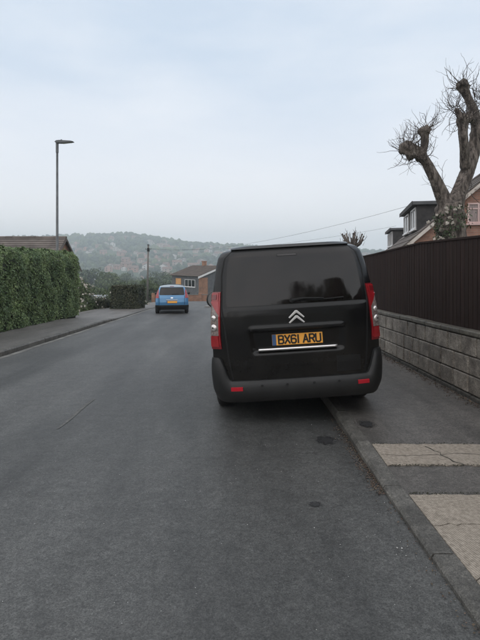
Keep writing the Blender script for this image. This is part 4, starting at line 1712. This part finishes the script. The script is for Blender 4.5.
hedge('hedge', 'tall dense green hedge along the left pavement', -8.0, -6.58, 7.0, 20.4, 2.47, 125000, .068, M_HEDGE, 21,
      zbase=lambda y: zr(y) + .09, rough=.13, rnd=.42, grow=.014)
hedge('clipped_hedge', 'short square clipped hedge left of the blue car', -6.85, -5.38, 26.4, 28.4, 1.42, 9000, .085, M_HEDGE2, 22,
      zbase=lambda y: zr(y) - .16, rough=.05, rnd=.12)
hedge('low_hedge', 'low dark hedge between the flowering bush and the clipped hedge', -8.2, -7.3, 27.0, 28.4, .55, 3000, .08, M_HEDGE2, 23,
      zbase=lambda y: zr(y) - .06, rough=.06, rnd=.15)


def bush(name, label, x, y, z, rx, ry, rz_, n, size, m, seed, flowers=0, fs=.10, m_f=M_BLOSSOM):
    b_ = empty(name, (x, y, z), 0, label, 'bush')
    g_ = np.random.default_rng(seed)
    D = g_.normal(0, 1, (n, 3))
    D /= np.linalg.norm(D, axis=1, keepdims=True)
    D[:, 2] = np.abs(D[:, 2]) * 1.0 - .12
    q = np.array([1 + .30 * noise.noise(Vector(d * 2.1) + Vector((seed, 0, 0))) + .16 * noise.noise(Vector(d * 5.3)) for d in D])
    rr = q * np.sqrt(g_.uniform(.45, 1, n))
    P_ = np.c_[D[:, 0] * rx * rr, D[:, 1] * ry * rr, np.maximum(.03, (D[:, 2] * .9 + .12) * rz_ * rr)]
    Vv, Ff = leaves(P_, D, size, .5, .7, .2, seed)
    link('foliage', fast_mesh('foliage', Vv, Ff, m), b_)
    s_ = MB()
    for k in range(7):
        a = k * .9
        s_.tube([(0, 0, -.1), (rx * .3 * math.cos(a), ry * .3 * math.sin(a), rz_ * .4), (rx * .6 * math.cos(a), ry * .6 * math.sin(a), rz_ * .75)], [.03, .02, .01], 5)
    s_.build('stem', M_BARK, b_)
    if flowers:
        k = g_.choice(n, flowers)
        Pf = P_[k] / np.maximum(.2, rr[k])[:, None] * q[k][:, None] * 1.02
        Vf, Ff = [], []
        for i, p in enumerate(Pf):
            pp = np.repeat(p[None, :], 6, 0) + g_.normal(0, fs * .22, (6, 3))
            a, f_ = leaves(pp, np.repeat(D[k[i]][None, :], 6, 0), fs, .8, .6, .2, seed + i)
            Vf.append(a)
            Ff.append(f_ + i * 24)
        link('blossom', fast_mesh('blossom', np.vstack(Vf), np.vstack(Ff), m_f), b_)
    return b_


bush('flowering_bush', 'white flowering bush just past the end of the big hedge', -8.55, 26.2, zr(26) - .30, 1.25, 1.1, 1.9, 6500, .10, M_LEAF, 31, 130, .085)
bush('flowering_bush', 'small pale flowering shrub at the foot of the telegraph pole', -6.55, 33.0, zr(33) - .25, .6, .7, .75, 2000, .09, M_LEAFD, 32, 60, .09)
bush('shrub', 'leafy shrub rising behind the clipped hedge', -9.9, 40, zr(40) - 1.1, 2.4, 1.6, 2.6, 6000, .14, M_LEAF, 33, 30, .12)
bush('shrub', 'dark shrub on the corner beyond the blue car', -12.6, 52, zg(-12.6, 52) - .2, 2.3, 2.0, 3.0, 6000, .16, M_LEAFD, 34)

# ------------------------------------------------------------------ the pollarded tree
def walk(p, d, n, step, wob, lift, g_):
    pts_ = [Vector(p)]
    d = Vector(d).normalized()
    for k in range(n):
        d = (d + Vector((g_.gauss(0, wob), g_.gauss(0, wob), g_.gauss(0, wob) + lift))).normalized()
        pts_.append(pts_[-1] + d * step)
    return pts_


def at(px, py, Y):
    """Point at distance Y seen at photo pixel (px, py)."""
    return Vector(((px - 240) / 500 * Y, Y, 1.55 - (py - 260) / 500 * Y))


TY = 11.0
T = empty('pollarded_tree', at(456, 305, TY), 0, 'bare pollarded tree with stubby limbs rising behind the fence', 'tree')
T.location.z = zr(TY)
limbs = [
    ([at(455, 320, TY), at(454, 262, TY), at(452, 232, TY), at(450, 214, TY), at(449, 204, TY)], [.40, .35, .33, .33, .28]),
    ([at(452, 212, TY), at(444, 200, TY), at(436, 180, TY - .1), at(427, 163, TY - .15), at(421, 153, TY - .2)], [.26, .20, .165, .14, .13]),
    ([at(422, 156, TY - .2), at(415, 151, TY - .25), at(408, 147, TY - .3)], [.125, .13, .15]),
    ([at(422, 158, TY - .2), at(425, 143, TY - .2), at(424.5, 131, TY - .2)], [.115, .10, .12]),
    ([at(453, 212, TY), at(459, 192, TY + .1), at(468, 170, TY + .2), at(474, 150, TY + .3), at(477, 130, TY + .3)], [.27, .215, .185, .17, .16]),
    ([at(466, 168, TY + .15), at(464, 150, TY), at(463, 133, TY - .1), at(463, 121, TY - .15)], [.16, .125, .12, .14]),
    ([at(477, 131, TY + .3), at(474, 112, TY + .3), at(468, 98, TY + .25), at(462.5, 86, TY + .2)], [.15, .125, .12, .145]),
    ([at(463, 120, TY - .15), at(458, 112, TY - .2), at(455, 109, TY - .2)], [.11, .075, .06]),
    ([at(476, 140, TY + .3), at(486, 122, TY + .5), at(492, 104, TY + .6)], [.15, .12, .13]),
    ([at(468, 113, TY + .1), at(475, 118, TY + .25)], [.09, .10]),
]
s = MB()
for pts_, rd in limbs:
    s.tube(pts_, [r_ * .80 for r_ in rd], 14, .45)
knobs = [(407, 148, TY - .3, .175), (411, 155, TY - .28, .13), (424.5, 131, TY - .2, .14), (463, 121, TY - .15, .16), (462.5, 86, TY + .2, .165), (470, 118, TY + .1, .14),
         (492, 104, TY + .6, .16), (421, 157, TY - .2, .15), (450, 211, TY, .32), (478, 133, TY + .3, .17), (447, 228, TY - .1, .22), (460, 240, TY - .1, .16)]
for i, (a, b_, c, r_) in enumerate(knobs):
    s.blob(at(a, b_, c), r_ * .85, i, .6, 3)
s.v = [tuple(Vector(p) - T.location) for p in s.v]
tr = s.build('trunk', M_BARK, T, smooth=True)
md = tr.modifiers.new('fuse', 'REMESH')
md.mode = 'VOXEL'
md.voxel_size = 0.028
md.use_smooth_shade = True
g = random.Random(12)
s = MB()
for (a, b_, c, r_) in knobs[:8] + [(455, 109, TY - .2, .08), (476, 100, TY + .3, .1), (440, 185, TY - .05, .15), (470, 190, TY + .1, .15)]:
    cc = at(a, b_, c)
    nt_ = 32 if r_ < .2 and b_ < 165 else 9
    for k in range(nt_):
        d = Vector((g.gauss(0, .9), g.gauss(0, .9), g.gauss(.30, .8))).normalized()
        n_ = g.randint(5, 10)
        lift = g.choice([.16, .22, .22, .12, -.05])
        pts_ = walk(cc + d * r_ * .7, d, n_, g.uniform(.035, .082), .24, lift, g)
        r0 = g.uniform(.005, .0085)
        s.tube(pts_, [r0 * (1 - .65 * i / n_) for i in range(n_ + 1)], 4, cap=False)
        if g.random() < .6:
            m_ = pts_[n_ // 2]
            p2 = walk(m_, (pts_[n_ // 2 + 1] - m_) + Vector((g.gauss(0, .06), g.gauss(0, .06), .03)), 4, g.uniform(.04, .09), .22, .2, g)
            s.tube(p2, [r0 * .6 * (1 - .15 * i) for i in range(5)], 4, cap=False)
s.v = [tuple(Vector(p) - T.location) for p in s.v]
s.build('twigs', M_TWIG, T)

# climber with white flowers on the trunk
cl = empty('climbing_plant', at(456, 262, TY), 0, 'white flowering climber wrapped round the pollarded trunk', 'climber')
n = 2600
gth = np.random.default_rng(5)
th = gth.uniform(0, 2 * np.pi, n)
zz = gth.beta(1.3, 1.5, n)
py = 275 - zz * 70
rad = (.34 + gth.normal(0, .05, n)) + .20 * np.clip(.6 - zz, 0, 1)
C = np.array([tuple(at(452 - .0 * z, 275 - z * 70, TY)) for z in zz])
P_ = C + np.c_[np.cos(th) * rad, np.sin(th) * rad, gth.normal(0, .03, n)]
N_ = np.c_[np.cos(th), np.sin(th), np.zeros(n)]
o0 = np.array(cl.location)
keep = np.array([noise.noise(Vector(p * 2.2)) > .02 for p in P_])
Vv, Ff = leaves(P_[keep] - o0, N_[keep], .060, .6, .6, .1, 6)
link('foliage', fast_mesh('foliage', Vv, Ff, M_LEAFD), cl)
# a skirt of the climber along the fence top
sk = np.array([tuple(at(gth.uniform(405, 478), 0, TY - gth.uniform(0, .6))) for _ in range(1500)])
sk[:, 2] = zr(TY) + 2.06 + np.abs(gth.normal(0, .10, len(sk))) + .14 * np.array([noise.noise(Vector((p[0] * 2, 0, 0))) for p in sk])
sk[:, 0] = np.maximum(sk[:, 0], 3.3)
Vv, Ff = leaves(sk - o0, np.tile([0, -.5, 1.], (len(sk), 1)), .07, .6, .6, .1, 8)
link('foliage', fast_mesh('foliage', Vv, Ff, M_LEAFD), cl)
k = gth.choice(np.where(keep & (N_[:, 1] < .6))[0], 75)
Pf = np.vstack([P_[k] + N_[k] * .05, sk[gth.choice(len(sk), 20)] + [0, 0, .05]]) - o0
Vf, Ff = [], []
for i, p in enumerate(Pf):
    a, f_ = leaves(np.repeat(p[None, :], 7, 0) + gth.normal(0, .012, (7, 3)), np.tile([0, -1., .3], (7, 1)), .052, .8, .6, .1, 50 + i)
    Vf.append(a)
    Ff.append(f_ + i * 28)
link('blossom', fast_mesh('blossom', np.vstack(Vf), np.vstack(Ff), M_BLOSSOM), cl)

# small pollard beyond the van roof
PY = 27.0
T2 = empty('small_pollard', (at(353, 245, PY).x, PY, zr(PY)), 0, 'small bare pollard with stubby shoots just above the van roof', 'tree')
s = MB()
base = Vector((0, 0, 0))
crown = Vector((0, 0, 1.55 - (247 - 260) / 500 * PY - zr(PY)))
s.tube([base, crown * .5, crown], [.19, .16, .17], 9, .2)
g = random.Random(5)
for k in range(15):
    a = g.uniform(-1, 1)
    tip = crown + Vector((a * .62, g.uniform(-.5, .5), g.uniform(.45, .95) - abs(a) * .25))
    mid = crown.lerp(tip, .5) + Vector((a * .12, 0, -.05))
    s.tube([crown - Vector((0, 0, .1)), mid, tip], [.07, .045, .038], 6, .3)
    s.blob(tip, .055, k, .4, 1)
s.build('trunk', M_BARK, T2, smooth=True)
s = MB()
for k in range(46):
    a = g.uniform(-1, 1)
    p0 = crown + Vector((a * .6, g.uniform(-.5, .5), g.uniform(.2, .85) - abs(a) * .2))
    s.tube(walk(p0, (a * .6, g.gauss(0, .4), .8), 4, .08, .2, .15, g), [.011, .010, .009, .007, .005], 4, cap=False)
s.build('twigs', M_TWIG, T2)

# ------------------------------------------------------------------ street lamp, telegraph pole, wires
LY = 21.6
lx = (57.2 - 240) / 500 * LY
lamp = empty('street_lamp', (lx, LY, zr(LY) - .05), 0, 'tall thin grey street lamp standing behind the hedge', 'street lamp')
ztop = 1.55 + (260 - 143) / 500 * LY - lamp.location.z
s = MB()
s.tube([(0, 0, -.3), (0, 0, 1.6)], .085, 14)
s.tube([(0, 0, 1.6), (0, 0, 1.68), (0, 0, ztop)], [.085, .058, .046], 14)
s.build('column', M_GALV, lamp, smooth=True)
s = MB()
s.tube([(0, 0, ztop - .42), (0, 0, ztop + .03)], .060, 12)
s.tube([(0, 0, ztop), (.14, 0, ztop + .045)], .04, 10)
s.build('bracket', M_LANTERN, lamp)
s = MB()
s.prism([(-.09, ztop + .03), (.02, ztop - .01), (.22, ztop - .015), (.70, ztop + .035), (.715, ztop + .055), (.60, ztop + .085), (.12, ztop + .115), (-.02, ztop + .10)], -.11, .11, 'y')
s.build('lantern', M_LANTERN, lamp, bevel=.012)
s = MB()
s.prism([(.24, ztop - .012 - .012), (.62, ztop + .028 - .012), (.62, ztop + .020), (.24, ztop - .020)], -.085, .085, 'y')
s.build('lens', M_CLEAR, lamp)
s = MB()
s.tube([(.18, 0, ztop + .10), (.18, 0, ztop + .15)], [.035, .03], 10)
s.build('photocell', M_DARK, lamp)

UY = 58.0
ux = (148.3 - 240) / 500 * UY
zb_ = zg(ux, UY) - .2
up = empty('telegraph_pole', (ux, UY, zb_), 0, 'slim wooden telegraph pole left of the blue car', 'pole')
zt_ = 1.55 + (260 - 245) / 500 * UY - zb_
s = MB()
s.tube([(-.12, 0, 0), (0, 0, zt_)], [.125, .095], 12)
s.build('shaft', M_POLE, up, smooth=True)
s = MB()
s.tube([(0, 0, zt_ - .75), (0, 0, zt_ - .35)], .15, 10)
s.tube([(0, 0, zt_ - .02), (0, 0, zt_ + .06)], [.15, .10], 10)
s.build('cap', M_DARK, up)
for k in (-1, 1):
    s = MB()
    s.box(k * .13, k * .33, -.04, .04, zt_ - .55, zt_ - .50)
    s.tube([(k * .3, 0, zt_ - .5), (k * .3, 0, zt_ - .38)], .04, 8)
    s.build('insulator', M_LANTERN, up)
ptop = Vector((ux, UY, zb_ + zt_ - .4))
for end, sag, lab in ((at(412, 205, 23.0), .9, 'upper thin overhead wire running down to the near dormer'), (at(396, 226, 35.0), .7, 'lower thin overhead wire running to the farther dormer')):
    s = MB()
    s.tube([ptop.lerp(end, t) - Vector((0, 0, sag * 4 * t * (1 - t))) for t in [i / 16 for i in range(17)]], .0065, 5)
    tag(s.build('overhead_wire', M_WIRE), lab, 'wire')

# ------------------------------------------------------------------ leafy trees (mid distance and behind the viewer)
def leafy_tree(name, h, r, n, size, m, seed):
    t_ = empty(name)
    g_ = random.Random(seed)
    s_ = MB()
    s_.tube([(0, 0, -.5), (.05 * h * g_.uniform(-.3, .3), 0, h * .3), (0, 0, h * .62)], [h * .032, h * .024, h * .010], 8, .2)
    cl_ = []
    for k in range(16):
        a = k * 2.399
        zc = h * g_.uniform(.38, .93)
        env = math.sin(math.pi * min(1, max(.08, (zc / h - .22) / .80))) ** .7
        rr_ = r * env * g_.uniform(.35, .85)
        c = Vector((rr_ * math.cos(a), rr_ * math.sin(a), zc))
        cl_.append((c, r * g_.uniform(.26, .46)))
        s_.tube([(0, 0, zc * .55), c * .55 + Vector((0, 0, zc * .4 - c.z * .25)), c], [h * .012, h * .008, h * .004], 5)
    s_.build('trunk', M_BARK, t_)
    gg = np.random.default_rng(seed)
    P_, N_ = [], []
    per = n // len(cl_)
    for c, rad_ in cl_:
        D = gg.normal(0, 1, (per, 3))
        D /= np.linalg.norm(D, axis=1, keepdims=True)
        q = np.array([1 + .45 * noise.noise(Vector(d * 1.9) + c) for d in D]) * gg.uniform(.5, 1.05, per) ** .5
        P_.append(np.array(c) + D * (rad_ * q)[:, None] * np.array([1, 1, .8]))
        N_.append(D)
    Vv_, Ff_ = leaves(np.vstack(P_), np.vstack(N_), size, .7, .6, .2, seed)
    link('crown', fast_mesh('crown', Vv_, Ff_, m), t_)
    return t_


protos = [leafy_tree('broadleaf_tree', 9, 3.8, 4200, .42, M_LEAF, 3), leafy_tree('broadleaf_tree', 10, 4.4, 4600, .44, M_LEAFD, 4), leafy_tree('broadleaf_tree', 7.5, 3.0, 3600, .36, M_LEAF, 5)]
used = [False] * 3


def plant(k, x, y, sc_, label, group, z=None):
    o = protos[k] if not used[k] else copy_tree(protos[k])
    used[k] = True
    o.location = (x, y, (zg(x, y) if z is None else z) - .1)
    o.rotation_euler = (0, 0, random.uniform(0, 6.28))
    o.scale = (sc_, sc_, sc_ * random.uniform(.9, 1.1))
    return tag(o, label, 'tree', group)


mid = [  # photo pixel of the crown top, distance, kind, size
    (90, 268, 95, 1), (108, 262, 150, 0), (124, 272, 110, 2), (84, 254, 210, 1), (135, 268, 170, 0), (158, 272, 130, 1), (163, 258, 240, 1),
    (100, 275, 75, 2), (140, 280, 90, 2), (148, 287, 72, 0), (116, 281, 80, 1), (186, 262, 260, 0), (172, 266, 200, 2), (210, 262, 230, 1), (128, 258, 280, 0),
    (225, 270, 150, 0), (60, 262, 180, 0), (40, 258, 240, 1), (245, 272, 110, 1), (270, 270, 140, 0), (20, 262, 200, 2), (195, 257, 300, 1)]
for px, py, Y, k in mid:
    py += 12 if 80 < px < 152 else 3
    x = (px - 240) / 500 * Y
    ztop_ = 1.55 + (260 - py) / 500 * Y
    z0_ = zg(x, Y)
    sc_ = min(1.9, max(.45, (ztop_ - z0_) / (9, 10, 7.5)[k]))
    plant(k, x, Y, sc_, 'leafy green tree in the valley between the street and the far hill', 'trees in the valley')

for k, x, y, sc_ in ((1, 9.5, -14, .75), (0, 5.5, -21, .85), (1, 13, -25, 1.0), (2, 1.5, -34, .9), (0, -12, -30, .8), (2, -17, -20, .8), (1, -5, -48, .9), (2, 5.0, -12.5, .75), (0, 7.4, -11, .8), (1, 11.5, -17, .95), (2, -3, -42, .7)):
    plant(k, x, y, sc_, 'leafy street tree behind the viewer, mirrored in the van window', 'trees mirrored in the van window', zg(x, y))
up2 = copy_tree(up)
up2.location = (3.4, -13, zr(-13) - .2)
tag(up2, 'telegraph pole behind the viewer, mirrored in the van window', 'pole')

# ------------------------------------------------------------------ the far hillside
V1, F1 = np.array(ICO[2][0]), np.array(ICO[2][1])
VV, FF = [], []
cnt = 0
gw_ = np.random.default_rng(77)
houses = []
while len(houses) < 230:
    y = gw_.uniform(470, 1010)
    a = gw_.uniform(-.50, .30)
    x = a * y
    band = noise.noise(Vector((x * .007, y * .010, 1.0)))
    if band < -.08 or any((x - q[0]) ** 2 + (y - q[1]) ** 2 < 210 for q in houses):
        continue
    houses.append((x, y))
HX = np.array(houses)
while cnt < 5200:
    y = gw_.uniform(330, 1120) if cnt % 5 else gw_.uniform(960, 1080)
    x = gw_.uniform(-.62, .45) * y
    den = noise.noise(Vector((x * .008, y * .008, 5.0))) + .5 * noise.noise(Vector((x * .02, y * .02, 9.0)))
    if y < 950 and den < -.28:
        continue
    d2 = np.min(np.hypot(HX[:, 0] - x, (HX[:, 1] - y)))
    if d2 < 8 or (np.min(np.where((HX[:, 1] > y) & (HX[:, 1] < y + 40), np.abs(HX[:, 0] - x), 99)) < 6 and cnt % 6):
        continue
    r_ = gw_.uniform(2.2, 4.6) * (1.0 if y < 900 else 1.15)
    k = gw_.uniform(.75, 1.35)
    ph = gw_.uniform(0, 50)
    qn = np.array([1 + .42 * noise.noise(Vector(p) * 2.0 + Vector((ph, 0, 0))) for p in V1])
    pts_ = V1 * qn[:, None] * np.array([r_, r_, r_ * k]) + np.array([x, y, zg(x, y) + r_ * k * .75])
    VV.append(pts_)
    FF.append(F1 + cnt * len(V1))
    cnt += 1
wood = link('woodland', fast_mesh('woodland', np.vstack(VV), np.vstack(FF), M_WOODLAND))
tag(wood, 'green woods and garden trees massed across the far hillside', 'woodland', kind='stuff')

hm = []
for wl, rfm in (((.42, .38, .35), (.13, .085, .07)), ((.36, .20, .155), (.15, .09, .07)), ((.42, .25, .20), (.12, .085, .075)), ((.44, .34, .29), (.17, .09, .066)), ((.62, .60, .58), (.13, .10, .09))):
    a = mat('far_wall_%02d' % len(hm), wl, .9)
    b_ = mat('far_roof_%02d' % len(hm), rfm, .9)
    s = MB()
    Wd, Ln, He, Rs = 8.0, 9.0, 5.2, 2.6
    s.prism([(-Wd / 2, -3), (Wd / 2, -3), (Wd / 2, He), (0, He + Rs), (-Wd / 2, He)], -Ln / 2, Ln / 2, 'x' if len(hm) % 2 else 'y', 0)
    for sg in (-1, 1):
        s.prism([(sg * (Wd / 2 + .4), He - .15), (0, He + Rs + .12), (0, He + Rs + .42), (sg * (Wd / 2 + .4), He + .15)], -Ln / 2 - .3, Ln / 2 + .3, 'x' if len(hm) % 2 else 'y', 1)
    for q in (-2.2, 2.2):
        for zz_ in (.9, 3.4):
            if len(hm) % 2:
                s.box(q - .6, q + .6, -Wd / 2 - .05, -Wd / 2 + .05, zz_, zz_ + 1.2, 2)
            else:
                s.box(q - .6, q + .6, -Ln / 2 - .05, -Ln / 2 + .05, zz_, zz_ + 1.2, 2)
    hm.append(s.mesh('hillside_house', [a, b_, M_GLASS]))
for i, (x, y) in enumerate(houses):
    o = link('hillside_house', hm[gw_.choice(5, p=[.20, .27, .22, .19, .12])])
    o.location = (x, y, zg(x, y))
    o.rotation_euler = (0, 0, gw_.normal(0, .35))
    q = gw_.uniform(.62, 1.0)
    o.scale = (q * gw_.uniform(.9, 1.6), q, q * gw_.uniform(.8, 1.05))
    tag(o, 'small distant house among trees on the far hillside', 'house', 'houses on the far hillside')

# ------------------------------------------------------------------ haze in the valley air
hz = MB()
hz.box(-1100, 1100, -140, 1680, -75, 78)
hazem = bpy.data.materials.new('haze_air')
hazem.use_nodes = True
t = hazem.node_tree
for n_ in list(t.nodes):
    if n_.type != 'OUTPUT_MATERIAL':
        t.nodes.remove(n_)
pv = t.nodes.new('ShaderNodeVolumePrincipled')
pv.inputs['Color'].default_value = (0.86, 0.94, 1.0, 1)
pv.inputs['Density'].default_value = 0.00088
pv.inputs['Anisotropy'].default_value = 0.45
t.links.new(pv.outputs[0], [n_ for n_ in t.nodes if n_.type == 'OUTPUT_MATERIAL'][0].inputs['Volume'])
haze = hz.build('haze', hazem)
tag(haze, 'pale blue haze hanging in the valley air', 'haze', kind='stuff')
